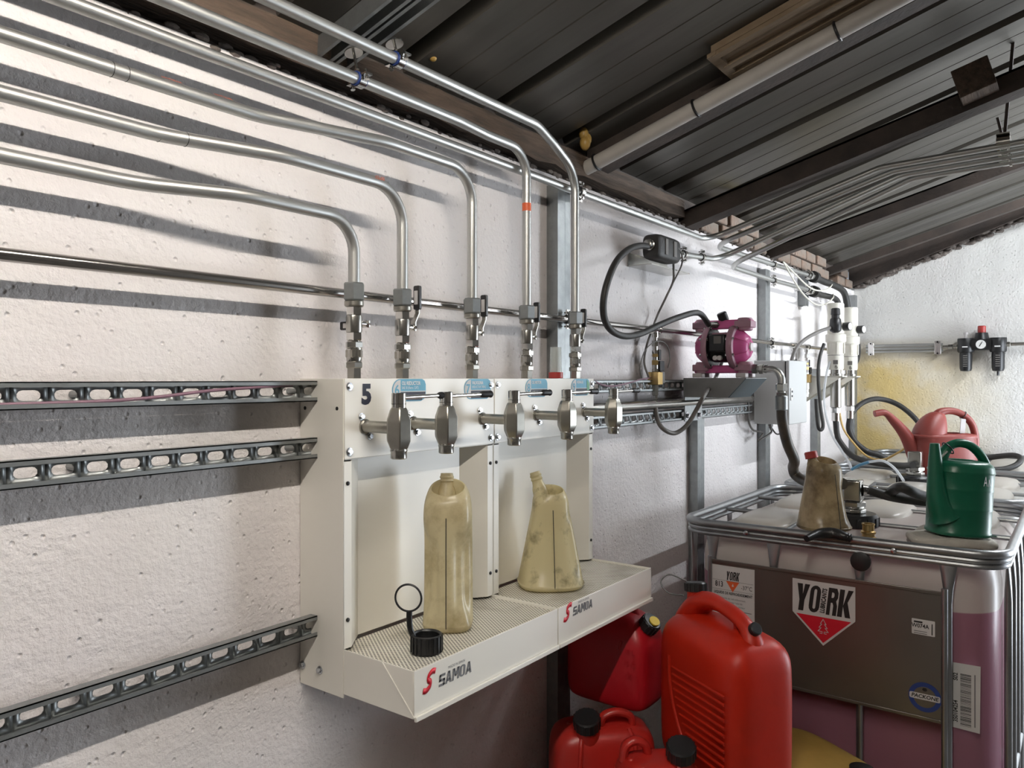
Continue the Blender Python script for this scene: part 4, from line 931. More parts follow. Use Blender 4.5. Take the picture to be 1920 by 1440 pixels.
# discharge hose from flow meter to pump
ym = -0.105
hose([W(1214, 462, ym), W(1200, 461, ym), W(1180, 467, -0.11), W(1158, 487, -0.12), W(1142, 520, -0.12), W(1132, 560, -0.115), W(1133, 596, -0.105), W(1146, 619, -0.10), W(1170, 630, -0.10), W(1200, 626, -0.10), W(1235, 610, -0.11), W(1275, 594, -0.125), W(1310, 587, -0.14), hp], 0.0115, 'rubber', 'black hose looping from the flow meter down to the pink pump', n=8)
# flow meter on its bracket
mc = W(1241, 468, -0.105)
t = thing('flow_meter', 'dark grey flow meter with two pale windows, high on the left wall', 'meter', mc, world=True)
R_ = Matrix.Rotation(-0.04, 3, 'Y')
bx = W(1262, 468, ym).x - W(1221, 468, ym).x
rr = []
for x, k in ((-0.5, 0.8), (-0.45, 0.95), (-0.3, 1.0), (0.3, 1.0), (0.45, 0.95), (0.5, 0.8)):
    rr.append([mc + Vector((x * bx, q.x * k, q.y * k)) for q in superloop(0.038, 0.046, 4, 24)])
bd = MB().rings(rr).build('meter_body', M['grey_cable'] if False else 'rubber', t)
for dx, w_ in ((-0.22, 0.022), (0.17, 0.026)):
    MB().bb(mc.x + dx * bx - w_ / 2, mc.x + dx * bx + w_ / 2, mc.y - 0.037, mc.y - 0.041, mc.z - 0.028, mc.z + 0.03).build('window', 'greyhose', t, bevel=0.002)
xl = mc.x - bx / 2; xr = mc.x + bx / 2
MB().lathe([(0.012, -0.03), (0.016, -0.028), (0.016, -0.012), (0.020, -0.010), (0.020, 0.004)], (xl, mc.y, mc.z + 0.004), X_, 18).build('inlet_fitting', 'zinc', t)
mb = MB().hexa((xr - 0.003, mc.y, mc.z), (xr + 0.022, mc.y, mc.z), 0.022).cyl((xr + 0.02, mc.y, mc.z), (xr + 0.05, mc.y, mc.z - 0.002), 0.018, n=18).hexa((xr + 0.05, mc.y, mc.z - 0.002), (xr + 0.07, mc.y, mc.z - 0.003), 0.020)
mb.build('outlet_fitting', 'chrome', t)
MB().tube([(xr + 0.01, mc.y, mc.z + 0.02), (xr + 0.015, mc.y, mc.z + 0.035), (xr + 0.075, mc.y + 0.01, mc.z + 0.030)], 0.005, 8).build('lever', 'black', t)
MB().bb(xl + 0.02, xr + 0.17, -0.002, -0.10, mc.z - 0.062, mc.z - 0.058).bb(xl + 0.02, xr + 0.17, -0.001, -0.004, mc.z - 0.06, mc.z - 0.01).build('bracket', 'zinc', t)
pa_ = W(1262, 474, -0.10)
for f_ in (0.22, 0.62):
    q_ = pa_.lerp(c3, f_); clamp(q_.x, q_.y, q_.z, 0.0118, 'dark-lined clamp %s the flow meter outlet' % ('next to' if f_ < 0.5 else 'at the far end of'), dist=0.07)
hose([mc + Vector((bx * 0.42, -0.01, -0.035)), W(1263, 505, -0.10), W(1262, 528, -0.09), W(1249, 557, -0.075), W(1234, 588, -0.03), W(1222, 620, -0.03), W(1212, 650, -0.03), W(1208, 680, -0.04), W(1216, 707, -0.05)], 0.0042, 'grey_cable', 'grey cable hanging straight from the flow meter body', 'cable', 'cable')
hose([W(1262, 462, -0.135), W(1274, 468, -0.14), W(1279, 482, -0.13), W(1277, 500, -0.11), W(1262, 530, -0.10), W(1257, 541, -0.09)], 0.0032, 'grey_cable', 'thin grey cable curling in front of the flow meter outlet', 'cable', 'cable')

# solenoid valve strings under the tees of the air main
def solenoid(x, label):
    t = thing('solenoid_valve', label, 'valve', (x, -0.06, zt - 0.03), group='solenoid valves')
    z = 0.0
    for kind, h_, r, m in (('cyl', 0.012, 0.008, 'chrome'), ('hex', 0.022, 0.0135, 'zinc'), ('cyl', 0.014, 0.010, 'chrome'), ('hex', 0.014, 0.0125, 'chrome'), ('hex', 0.012, 0.0115, 'brass'), ('cyl', 0.012, 0.010, 'zinc'), ('hex', 0.018, 0.013, 'brass'), ('cyl', 0.014, 0.011, 'chrome'), ('hex', 0.012, 0.013, 'zinc')):
        a, b = Vector((0, 0, z + 0.0005)), Vector((0, 0, z - h_)); mb = MB()
        (mb.hexa(a, b, r, 0.2) if kind == 'hex' else mb.cyl(a, b, r, n=16)).build('fitting', m, t); z -= h_
    blk = MB().bb(-0.02, 0.02, -0.022, 0.022, z - 0.048, z).build('valve_block', 'brass', t, bevel=0.002)
    MB().bb(0.022, 0.050, -0.016, 0.016, z - 0.042, z + 0.0).cyl((0.036, 0, z - 0.045), (0.036, 0, z + 0.01), 0.011, n=14).build('coil', 'greyhose', t)
    MB().bb(0.008, 0.046, -0.017, 0.017, z + 0.004, z + 0.042).build('plug', 'black', t, bevel=0.002)
    MB().bb(0.010, 0.028, -0.012, 0.012, -0.085, -0.045).build('switch_tab', 'black', t, bevel=0.002)
    z -= 0.048
    for h_, r, m in ((0.04, 0.0135, 'satin'), (0.016, 0.010, 'zinc'), (0.012, 0.012, 'chrome'), (0.014, 0.009, 'chrome')):
        MB().hexa((0, 0, z + 0.0005), (0, 0, z - h_), r, 0.1).build('fitting', m, t); z -= h_
    return t, zt - 0.03 + z
so, zb_ = solenoid(TEE[0], 'brass solenoid valve string hanging under the air pipe left of the pump')
dup(so, (TEE[1], -0.06, zt - 0.03), 0, 'solenoid valve string hanging right behind the grey control box')
dup(so, (TEE[2], -0.06, zt - 0.03), 0, 'solenoid valve string hanging just left of the white oil pumps')
hose([Vector((TEE[0], -0.06, zb_ + 0.004)), W(1234, 790, -0.07), W(1246, 806, -0.09), W(1266, 812, -0.11), W(1288, 797, -0.14), W(1306, 768, -0.17), W(1322, 738, -0.20), XP(1340, 712, 3.16), XP(1357, 668, 3.10)], 0.0085, 'grey_cable', 'black air hose sagging from the solenoid valve up behind the pump')
hose([W(1252, 690, -0.07), W(1256, 672, -0.08), W(1252, 650, -0.08), W(1240, 640, -0.08), W(1224, 643, -0.075), W(1208, 660, -0.07), W(1200, 690, -0.06), W(1204, 709, -0.055)], 0.002, 'grey_cable', 'thin cable looping over the brass solenoid valve', 'cable', 'cable', n=6)

# grey control box
cx0, cx1, cy0, cy1, cz0, cz1 = 3.75, 4.04, -0.05, -0.20, H - 0.222, H + 0.088
t = thing('control_box', 'light grey steel control box on the wall behind the pump', 'control box', ((cx0 + cx1) / 2, cy0, cz0), world=True)
MB().bb(cx0, cx1, cy0, cy1, cz0, cz1).build('body', 'cabinet', t, bevel=0.004)
MB().bb(cx0 + 0.004, cx1 - 0.004, cy1, cy1 - 0.006, cz0 + 0.004, cz1 - 0.004).build('gasket', 'black', t)
dr = MB().bb(cx0 - 0.001, cx1 + 0.001, cy1 - 0.006, cy1 - 0.022, cz0, cz1).build('door', 'cabinet', t, bevel=0.004)
MB().bb(cx0 + 0.012, cx0 + 0.036, cy1 - 0.022, cy1 - 0.027, H - 0.105, H - 0.045).build('latch_plate', 'paper', dr, bevel=0.003)
MB().cyl((cx0 + 0.024, cy1 - 0.027, H - 0.062), (cx0 + 0.024, cy1 - 0.030, H - 0.062), 0.005, n=12).cyl((cx0 + 0.024, cy1 - 0.027, H - 0.084), (cx0 + 0.024, cy1 - 0.030, H - 0.084), 0.005, n=12).build('keyhole', 'black', dr)
for x, y in ((cx0 + 0.10, -0.1), (cx0 + 0.18, -0.12)): MB().hexa((x, y, cz0 + 0.002), (x, y, cz0 - 0.016), 0.012).cyl((x, y, cz0 - 0.014), (x, y, cz0 - 0.026), 0.009, n=12).build('cable_gland', 'greyhose', t)
hose([Vector((cx0 + 0.10, -0.10, cz0 - 0.022)), Vector((cx0 + 0.10, -0.10, cz0 - 0.05)), Vector((cx0 + 0.03, -0.06, cz0 - 0.085)), W(1430, 812, -0.04), W(1412, 806, -0.045), W(1404, 790, -0.05), W(1403, 765, -0.055), W(1403, 750, -0.058)], 0.005, 'grey_cable', 'dark cable curling up from under the control box', 'cable', 'cable')
hose([Vector((cx0 + 0.18, -0.12, cz0 - 0.022)), Vector((cx0 + 0.18, -0.12, cz0 - 0.055)), Vector((cx0 + 0.24, -0.08, cz0 - 0.06)), Vector((cx0 + 0.27, -0.04, cz0 - 0.02))], 0.004, 'grey_cable', 'short dark cable under the right side of the control box', 'cable', 'cable')

# two white oil pumps by the corner
def oil_pump(x, label, regulator):
    y = -0.20
    t = thing('oil_pump', label, 'pump', (x, y, H - 0.29), group='white oil pumps'); z = lambda q: q + 0.29
    MB().lathe([(0.044, z(0.24)), (0.046, z(0.245)), (0.046, z(0.43)), (0.042, z(0.437))], n=24).build('air_motor', 'cream', t)
    MB().lathe([(0.046, z(0.262)), (0.056, z(0.255)), (0.056, z(0.215)), (0.046, z(0.205)), (0.044, z(0.20)), (0.044, z(0.06)), (0.040, z(0.052))], n=24).build('pump_body', 'cream', t)
    MB().lathe([(0.0445, z(0.134)), (0.0445, z(0.137))], n=24, ends=False).build('band', 'greyhose', t)
    MB().box((-0.043, -0.01, z(0.095)), (0.006, 0.026, 0.024)).build('maker_plate', 'greyhose', t)
    for a in (2.3, 3.6, 4.6):
        MB().box((0.046 * math.cos(a), 0.046 * math.sin(a), z(0.18)), (0.010, 0.010, 0.07), Matrix.Rotation(a, 3, 'Z')).build('rib', 'cream', t)
    MB().lathe([(0.03, z(0.055)), (0.03, z(0.03)), (0.036, z(0.028)), (0.036, z(0.015))], n=16).build('neck', 'zinc', t)
    MB().bb(-0.055, 0.055, -0.05, 0.199, z(0.010), z(0.016)).bb(-0.055, 0.055, 0.192, 0.199, z(-0.16), z(0.012)).build('bracket', 'cream', t)
    for s_ in (-0.055, 0.051): MB().prism([(-0.05, z(0.012)), (0.195, z(0.012)), (0.195, z(-0.15))], (s_, 0, 0), Y_, Z_, (0.004, 0, 0)).build('gusset', 'cream', t)
    MB().lathe([(0.030, z(0.012)), (0.030, z(-0.165)), (0.022, z(-0.17))], n=20).build('suction_tube', 'zinc', t)
    MB().hexa((0, 0, z(-0.168)), (0, 0, z(-0.20)), 0.026).cyl((0, 0, z(-0.195)), (0, 0, z(-0.245)), 0.022, n=18).build('hose_fitting', 'chrome', t)
    MB().cyl((-0.04, -0.012, z(0.07)), (-0.060, -0.018, z(0.062)), 0.008, n=12).build('drain_port', 'zinc', t)
    if regulator:
        MB().lathe([(0.016, 0.0), (0.030, 0.01), (0.033, 0.04), (0.030, 0.075), (0.022, 0.085), (0.022, 0.10), (0.026, 0.103), (0.024, 0.135), (0.018, 0.14)], (-0.085, -0.02, z(0.262)), Z_, 18).build('regulator', 'black', t)
        MB().cyl((-0.06, -0.02, z(0.30)), (-0.02, 0, z(0.30)), 0.014, n=12).build('regulator_port', 'zinc', t)
    g = MB().cyl((0.0, -0.045, z(0.30)), (-0.012, -0.082, z(0.30)), 0.024, n=20).build('gauge', 'black', t)
    MB().cyl((-0.012, -0.082, z(0.30)), (-0.0125, -0.0835, z(0.30)), 0.020, n=20).build('gauge_face', 'glass', g)
    return t
oil_pump(4.70, 'white oil pump with a black regulator, left one of the corner pair', True)
oil_pump(5.04, 'white oil pump nearest to the room corner, with a round gauge', False)
# black hoses leaving the two clamped conduits
for (zz, k, lb) in ((c2.z + 0.03, 0, 'upper'), (c4.z + 0.01, 1, 'lower')):
    x = 4.64
    t = thing('hose_coupling', 'steel hose coupling on the end of the %s clamped conduit' % lb, 'fitting', (x, -0.07, zz), world=True)
    MB().hexa((x, -0.07, zz), (x + 0.03, -0.07, zz), 0.026).cyl((x + 0.03, -0.07, zz), (x + 0.07, -0.07, zz), 0.022, n=18).build('coupling_nut', 'zinc', t)
    MB().lathe([(0.022, 0.065), (0.034, 0.068), (0.034, 0.12), (0.026, 0.125)], (x, -0.07, zz), X_, 18).build('collar', 'rubber', t)
hose([Vector((4.75, -0.07, c2.z + 0.03)), Vector((4.88, -0.08, c2.z + 0.02)), W(1580, 545, -0.12), W(1590, 580, -0.13), W(1602, 620, -0.14), W(1608, 655, -0.15), W(1604, 678, -0.16), W(1592, 684, -0.17)], 0.02, 'rubber', 'black hose curving round behind the corner oil pump')
hose([Vector((4.75, -0.07, c4.z + 0.01)), Vector((4.84, -0.08, c4.z - 0.0)), W(1568, 562, -0.10), W(1574, 590, -0.12), W(1572, 625, -0.13)], 0.018, 'rubber', 'short black hose behind the left oil pump')
hose([XP(1558, 614, 4.60), XP(1535, 622, 4.48), XP(1510, 636, 4.36), XP(1492, 655, 4.28), XP(1480, 690, 4.24)], 0.010, 'greyhose', 'grey air hose from the black regulator to the control box')
hose([XP(1545, 645, 4.60), XP(1537, 670, 4.55), XP(1534, 705, 4.50), XP(1538, 760, 4.45), XP(1543, 795, 4.40), XP(1540, 806, 4.38), XP(1534, 800, 4.36), XP(1531, 770, 4.36), XP(1530, 748, 4.36)], 0.0095, 'rubber', 'narrow black hose hanging in a tight U beside the control box')
for k, (pts, lb) in enumerate((([W(1470, 492, -0.10), W(1492, 515, -0.12), W(1520, 540, -0.14), W(1542, 545, -0.14), W(1557, 538, -0.12), W(1561, 530, -0.10)], 'upper'), ([W(1468, 490, -0.10), W(1485, 520, -0.12), W(1505, 550, -0.14), W(1528, 570, -0.15), W(1548, 570, -0.14), W(1562, 558, -0.12), W(1562, 552, -0.10)], 'lower'))):
    hose(pts, 0.0042, 'white_cable', 'cream cable sagging to the %s hose coupling' % lb, 'cable', 'cable')

# ================================================================== END WALL: filter regulator and its feed
EX = WX1
fb = XP(1712, 653, EX - 0.05); y_a = XP(1624, 655, EX - 0.05).y; y_b = XP(1768, 651, EX - 0.05).y
for k, dz in enumerate((-0.022, 0.0, 0.022)):
    o = MB().cyl((EX - 0.05, y_a, fb.z + dz), (EX - 0.05, y_b, fb.z + dz), 0.0095, n=14).build('conduit', 'galv')
    tag(o, '%s of three thin conduits level on the end wall' % ('lowest', 'middle', 'top')[k], 'pipe', 'conduits on the end wall')
for y, lb in ((y_a - 0.035, 'corner end'), (y_b + 0.03, 'filter end')):
    t = thing('clamp_bar', 'steel clamp bar across the three thin conduits, %s' % lb, 'clamp', (EX - 0.05, y, fb.z), world=True)
    MB().bb(EX - 0.066, EX - 0.062, y - 0.02, y + 0.02, fb.z - 0.045, fb.z + 0.045).build('plate', 'chrome', t, bevel=0.002)
    for s_ in (-1, 1): MB().cyl((EX + 0.001, y, fb.z + s_ * 0.038), (EX - 0.075, y, fb.z + s_ * 0.038), 0.006, n=8).hexa((EX - 0.066, y, fb.z + s_ * 0.038), (EX - 0.075, y, fb.z + s_ * 0.038), 0.011).build('bolt', 'chrome', t)
# filter, regulator, lubricator unit
q = XP(1841, 648, EX - 0.06); fy, fz = q.y, q.z
t = thing('filter_regulator', 'black air filter regulator with two bowls and a red knob on the end wall', 'regulator', (EX - 0.06, fy, fz), world=True)
MB().bb(EX - 0.10, EX - 0.03, fy - 0.135, fy + 0.135, fz - 0.03, fz + 0.045).build('manifold', 'black', t, bevel=0.008)
MB().bb(EX - 0.03, EX + 0.001, fy - 0.04, fy + 0.04, fz - 0.02, fz + 0.03).build('wall_bracket', 'galv_dull', t)
for s_, zz in ((1, 0.0), (-1, -0.02)):
    y = fy + s_ * 0.092
    MB().lathe([(0.048, fz + 0.05), (0.05, fz + 0.045), (0.05, fz - 0.035), (0.044, fz - 0.045)], (EX - 0.065, y, 0), Z_, 20).build('bowl_head', 'black', t)
    b = MB().lathe([(0.036, fz - 0.04), (0.038, fz - 0.06), (0.037, fz - 0.15), (0.032, fz - 0.168), (0.012, fz - 0.172)], (EX - 0.065, y, 0), Z_, 20).build('bowl', 'black', t)
    for k in range(6): MB().bb(EX - 0.107, EX - 0.100, y - 0.012, y + 0.012, fz - 0.07 - k * 0.014, fz - 0.064 - k * 0.014).build('sight_slot', 'greyhose', b)
    MB().bb(EX - 0.118, EX - 0.114, y - 0.016, y + 0.016, fz - 0.012, fz - 0.004).build('name_strip', 'paper', t)
MB().cyl((EX - 0.065, fy - 0.092, fz - 0.17), (EX - 0.065, fy - 0.092, fz - 0.20), 0.008, n=10).build('drain', 'black', t)
MB().cyl((EX - 0.065, fy + 0.092, fz + 0.05), (EX - 0.065, fy + 0.092, fz + 0.075), 0.009, n=10).cyl((EX - 0.065, fy + 0.092, fz + 0.075), (EX - 0.065, fy + 0.092, fz + 0.09), 0.014, n=10).build('oil_screw', 'clear_foot', t)
MB().lathe([(0.046, fz + 0.04), (0.040, fz + 0.06), (0.036, fz + 0.085)], (EX - 0.065, fy, 0), Z_, 20).build('bonnet', 'black', t)
MB().lathe([(0.022, fz + 0.08), (0.024, fz + 0.085), (0.024, fz + 0.128), (0.020, fz + 0.132)], (EX - 0.065, fy, 0), Z_, 16).build('knob', 'cap_red', t)
g = MB().cyl((EX - 0.09, fy, fz + 0.006), (EX - 0.125, fy, fz + 0.006), 0.036, n=24).build('gauge', 'black', t)
MB().cyl((EX - 0.125, fy, fz + 0.006), (EX - 0.1265, fy, fz + 0.006), 0.029, n=24).build('gauge_face', 'glass', g)
MB().box((EX - 0.1275, fy, fz + 0.008), (0.001, 0.004, 0.036), Matrix.Rotation(0.5, 3, 'X')).build('needle', 'print', g)
mb = MB(); y = y_b
for ln, r, hx in ((0.03, 0.014, 0), (0.03, 0.018, 1), (0.02, 0.012, 0), (0.03, 0.018, 1)):
    a, b = Vector((EX - 0.055, y, fb.z + 0.003)), Vector((EX - 0.055, y - ln, fb.z + 0.004)); (mb.hexa(a, b, r) if hx else mb.cyl(a, b, r, n=14)); y -= ln
mb.cyl((EX - 0.055, y, fz), (EX - 0.055, fy + 0.13, fz), 0.014, n=12); mb.build('inlet_fitting', 'zinc', t)
MB().hexa((EX - 0.06, fy - 0.13, fz + 0.005), (EX - 0.06, fy - 0.16, fz + 0.005), 0.018).cyl((EX - 0.06, fy - 0.16, fz + 0.005), (EX - 0.06, fy - 0.25, fz + 0.006), 0.012, n=14).build('outlet_fitting', 'zinc', t)
hose([Vector((EX - 0.06, fy - 0.24, fz + 0.006)), Vector((EX - 0.06, fy - 0.5, fz)), Vector((EX - 0.06, fy - 0.9, fz - 0.05))], 0.013, 'rubber', 'black hose leaving the filter regulator along the end wall')
# ================================================================== TANKS IN CAGES
YL, YR = -0.185, -1.178              # left and right flank of the tanks
ZTOP = H - 0.498
def loop_rect(x0, x1, y0, y1, r, z, n=6):
    cx, cy_ = (x0 + x1) / 2, (y0 + y1) / 2
    return [Vector((cx + p[0], cy_ + p[1], z)) for p in rrect(abs(x1 - x0), abs(y1 - y0), r, n)]
def tank(x0, x1, liquid, level, label, front=False, sides=True):
    t = thing('tank_container', label, 'tank', ((x0 + x1) / 2, (YL + YR) / 2, 0.0), world=True, group='caged tanks')
    # pallet
    for x in (x0 + 0.06, (x0 + x1) / 2, x1 - 0.06): MB().bb(x - 0.05, x + 0.05, YR, YL, 0.0, 0.10).build('pallet_foot', 'plate', t, bevel=0.005)
    MB().bb(x0, x1, YR, YL, 0.10, 0.14).build('pallet_deck', 'plate', t, bevel=0.005)
    # bottle: milky shell with the fluid inside it
    def shell(z0, z1, inset, r, top):
        rr = []
        prof = [(z0, 0.05), (z0 + 0.02, 0.015), (z0 + 0.06, 0.0), (z1 - 0.10, 0.0), (z1 - 0.05, 0.008), (z1 - 0.022, 0.028), (z1 - 0.006, 0.06), (z1, 0.11)] if top else [(z0, 0.05), (z0 + 0.02, 0.015), (z0 + 0.06, 0.0), (z1 - 0.001, 0.0), (z1, 0.004)]
        for z, k in prof: rr.append(loop_rect(x0 + 0.035 + inset + k, x1 - 0.035 - inset - k, YL - 0.03 - inset - k, YR + 0.03 + inset + k, max(0.05, r - k * 0.3), z, 8))
        return MB().rings(rr)
    zt_ = ZTOP - 0.035
    shell(0.145, zt_, 0.0, 0.13, True).build('bottle', 'bottle_pink' if front else 'bottle_grey', t, sharp=1.2)
    shell(0.155, level, 0.012, 0.12, False).build('fluid', liquid, t, sharp=1.0)
    # moulded swellings on the top of the bottle
    for i in range(2):
        for j in range(3):
            xa = x0 + 0.13 + i * (x1 - x0 - 0.16) / 2; xb = xa + (x1 - x0) / 2 - 0.16
            ya = YL - 0.11 - j * 0.29; yb = ya - 0.23
            if front and i == 0 and j == 1: continue
            cx, cy_ = (xa + xb) / 2, (ya + yb) / 2
            MB().rings([[Vector((cx + q.x * k, cy_ + q.y * k, zt_ + z)) for q in superloop(abs(xb - xa) / 2, abs(yb - ya) / 2, 3.5, 28)] for z, k in ((-0.02, 1.0), (0.004, 0.97), (0.018, 0.86), (0.026, 0.62), (0.028, 0.2))]).build('moulded_pad', 'rag' if False else 'bottle', t, sharp=1.2)
    # cage
    rail = MB().tube(loop_rect(x0, x1, YL, YR, 0.09, ZTOP - 0.013, 8), 0.0135, 12, closed=True).build('top_rail', 'cage', t)
    for k, dz in enumerate((0.033, 0.049)): MB().tube(loop_rect(x0 + 0.002, x1 - 0.002, YL - 0.002, YR + 0.002, 0.088, ZTOP - dz, 8), 0.0085, 10, closed=True).build('rail_ridge', 'cage', rail)
    def post(p, nrm, z0=0.14, z1=ZTOP - 0.03):
        p, nrm = Vector(p), Vector(nrm); sd = nrm.cross(Z_); rr = []
        for z, wd, th in ((z0, 0.011, 0.011), (z1 - 0.14, 0.011, 0.011), (z1 - 0.10, 0.0135, 0.010), (z1 - 0.05, 0.020, 0.007), (z1 - 0.015, 0.026, 0.004), (z1 + 0.006, 0.026, 0.004)):
            rr.append([Vector((p.x, p.y, z)) + sd * wd * math.cos(a) + nrm * th * math.sin(a) for a in [2 * PI * i / 14 for i in range(14)]])
        MB().rings(rr).build('cage_post', 'cage', t)
    ys = [YL - 0.116, YL - 0.33, YL - 0.60, YL - 0.845]
    for y in ys: post((x0 + 0.004, y, 0), (-1, 0, 0)); post((x1 - 0.004, y, 0), (1, 0, 0))
    n = 6
    for i in range(n):
        x = x0 + 0.10 + (x1 - x0 - 0.20) * i / (n - 1)
        post((x, YL - 0.004, 0), (0, 1, 0)); post((x, YR + 0.004, 0), (0, -1, 0))
    MB().tube(loop_rect(x0, x1, YL, YR, 0.09, 0.17, 8), 0.012, 10, closed=True).build('bottom_rail', 'cage', t)
    MB().tube(loop_rect(x0 + 0.004, x1 - 0.004, YL - 0.004, YR + 0.004, 0.09, 0.40, 8), 0.010, 10, closed=True).build('middle_rail', 'cage', t)
    for x in (x0 + 0.42, x0 + 0.80): MB().cyl((x, YL - 0.01, ZTOP - 0.03), (x, YR + 0.01, ZTOP - 0.03), 0.0085, n=10).build('cross_bar', 'cage', t)
    for y in (YL - 0.33, YL - 0.72): MB().cyl((x0 + 0.02, y, ZTOP - 0.042), (x0 + 0.42, y, ZTOP - 0.026), 0.0085, n=10).build('cross_bar', 'cage', t)
    for y in (YL - 0.24, YL - 0.70):
        MB().lathe([(0.009, 0), (0.008, 0.003), (0.003, 0.005)], (x0 - 0.011, y, ZTOP - 0.030), -X_, 12).build('bolt', 'bolt', rail)
    return t
tk = tank(2.60, 3.70, 'liquid_pink', H - 0.70, 'nearest caged tank half full of pink fluid, with a big red and white sticker', front=True)
tank(3.76, 4.88, 'liquid_grey', 0.44, 'second caged tank with grey-blue fluid low down, under the faded red watering can', )
tank(4.93, 5.97, 'liquid_grey', 0.30, 'third caged tank, hard against the end wall')
# label plate on the front of the nearest tank
PX = 2.578
pl = MB().bb(PX, PX + 0.003, -0.303, -1.022, H - 1.020, H - 0.630).bb(PX - 0.004, PX, -0.303, -1.022, H - 0.640, H - 0.630).bb(PX - 0.004, PX, -0.303, -1.022, H - 1.020, H - 1.010).build('label_plate', 'plate', tk, bevel=0.0012)
MB().cyl((PX - 0.003, -0.302, H - 1.30), (PX - 0.003, -0.302, H - 0.62), 0.008, n=12).build('plate_edge', 'cage', pl)
MB().cyl((PX - 0.003, -1.024, H - 1.45), (PX - 0.003, -1.024, H - 0.62), 0.009, n=12).build('plate_edge', 'cage', pl)
UX, UY = -Y_, Z_                      # reading direction on faces that look at the photographer
xf = PX - 0.0005
def P_(y, z, lift=0.0): return Vector((xf - lift, y, H + z))

# paper sheet: YORK 813
st = decal('paper_label', [(0, 0), (0.152, 0), (0.152, -0.30), (0, -0.30)][::-1], 'paper', pl, P_(-0.307, -0.648), UX, UY)
def line(u0, z0, u1, z1, m='print', nm='ruled_line', th=0.0007):
    return decal(nm, [(u0, z0), (u0, z0 - th), (u1, z1 - th), (u1, z1)], m, st, P_(-0.307, -0.648, 0.0007), UX, UY, 0.0003)
def lt(u, z, body, size, m='print', **k): return text('lettering', body, size, m, st, P_(-0.307 - u, -0.648 + z, 0.0010), UX, UY, **k)
heavy_word('YORK', [0.011, 0.0095, 0.010, 0.0105], 0.0015, 0.030, 'print', st, P_(-0.307 - 0.052, -0.648 - 0.048, 0.0008), UX, UY)
line(0.004, -0.051, 0.148, -0.051); line(0.004, -0.083, 0.148, -0.083)
decal('orange_triangle', [(0.053, -0.052), (0.076, -0.088), (0.099, -0.052)], 'orange_print', st, P_(-0.307, -0.648, 0.0008), UX, UY, 0.0004)
decal('drop_mark', [(0.0765 + x * 0.7, -0.064 + y * 0.7) for x, y in ((0, 0.008), (-0.005, -0.003), (-0.003, -0.007), (0.003, -0.007), (0.005, -0.003))], 'paper', st, P_(-0.307, -0.648, 0.0012), UX, UY, 0.0002)
lt(0.028, -0.066, '813', 0.026, bold=0.0005, sx=0.75); lt(0.125, -0.068, '-37°C', 0.020, sx=0.8)
lt(0.077, -0.094, 'LIQUIDE DE REFROIDISSEMENT', 0.0125, bold=0.0003, sx=0.78)
for k, s_ in enumerate(('Liquide de refroidissement', 'de radiateur hybride', 'Pour tout type de moteur')): lt(0.077, -0.112 - k * 0.012, s_, 0.0095, 'greyprint', sx=0.85)
for k in range(9): line(0.010 + (k % 3) * 0.006, -0.150 - k * 0.011, 0.142 - (k % 2) * 0.012, -0.150 - k * 0.011, 'greyprint', 'text_line', 0.0022)
# the big sticker
sw, sz = 0.193, -0.655; y0 = -0.585; xc = sw / 2
st = decal('york_sticker' if False else 'brand_sticker', [(0, 0), (0, -0.108), (xc, -0.203), (sw, -0.108), (sw, 0)], 'paper', pl, P_(y0, sz), UX, UY)
def yk(u, z, body, size, m='print', **k): return text('lettering', body, size, m, st, P_(y0 - u, sz + z, 0.0012), UX, UY, **k)
heavy_word('YO RK', [0.040, 0.033, 0.016, 0.031, 0.040], 0.003, 0.088, 'print', st, P_(y0 - 0.006, sz - 0.101, 0.0008), UX, UY, 0.12)
text('lettering', 'LUBRICANTS', 0.0195, 'print', st, P_(y0 - 0.0985, sz - 0.058, 0.0012), UY * 0.985 + UX * 0.12, UY * 0.12 - UX * 0.985, bold=0.0007, sx=0.70)
decal('red_triangle', [(0.012, -0.112), (xc, -0.194), (sw - 0.012, -0.112)], 'red_print', st, P_(y0, sz, 0.0008), UX, UY, 0.0004)
for (a, b) in (((0, 0.020), (-0.009, 0.004)), ((-0.009, 0.004), (-0.004, 0.004)), ((-0.004, 0.004), (-0.013, -0.008)), ((-0.013, -0.008), (-0.006, -0.008)), ((-0.006, -0.008), (-0.016, -0.020)), ((-0.016, -0.020), (-0.003, -0.020)), ((-0.003, -0.020), (-0.003, -0.026)), ((-0.003, -0.026), (-0.010, -0.026))):
    for s_ in (-1, 1):
        p, q = Vector((s_ * a[0], a[1])), Vector((s_ * b[0], b[1])); d = (q - p).normalized() * 0.0009; nn = Vector((-d.y, d.x))
        poly = [p - d - nn, q + d - nn, q + d + nn, p - d + nn]
        decal('tree_outline', [(xc + v.x, -0.138 + v.y) for v in poly], 'paper', st, P_(y0, sz, 0.0013), UX, UY, 0.0002)
# small white sticker, round blue badge
s2 = decal('small_sticker', rrect(0.062, 0.046, 0.002, 2), 'paper', pl, P_(-0.968, -0.744), UX, UY)
text('lettering', 'W074A', 0.017, 'print', s2, P_(-0.960, -0.741, 0.001), UX, UY, bold=0.0003, sx=0.85)
decal('text_line', [(-0.025, 0.012), (-0.002, 0.012), (-0.002, 0.017), (-0.025, 0.017)], 'print', s2, P_(-0.968, -0.744, 0.0008), UX, UY, 0.0003)
decal('text_line', [(0.022, -0.019), (0.025, -0.019), (0.025, 0.014), (0.022, 0.014)], 'print', s2, P_(-0.968, -0.744, 0.0008), UX, UY, 0.0003)
for k in range(2): decal('text_line', [(-0.025, -k * 0.006), (0.010, -k * 0.006), (0.010, -k * 0.006 - 0.002), (-0.025, -k * 0.006 - 0.002)][::-1], 'greyprint', s2, P_(-0.968, -0.756, 0.0008), UX, UY, 0.0003)
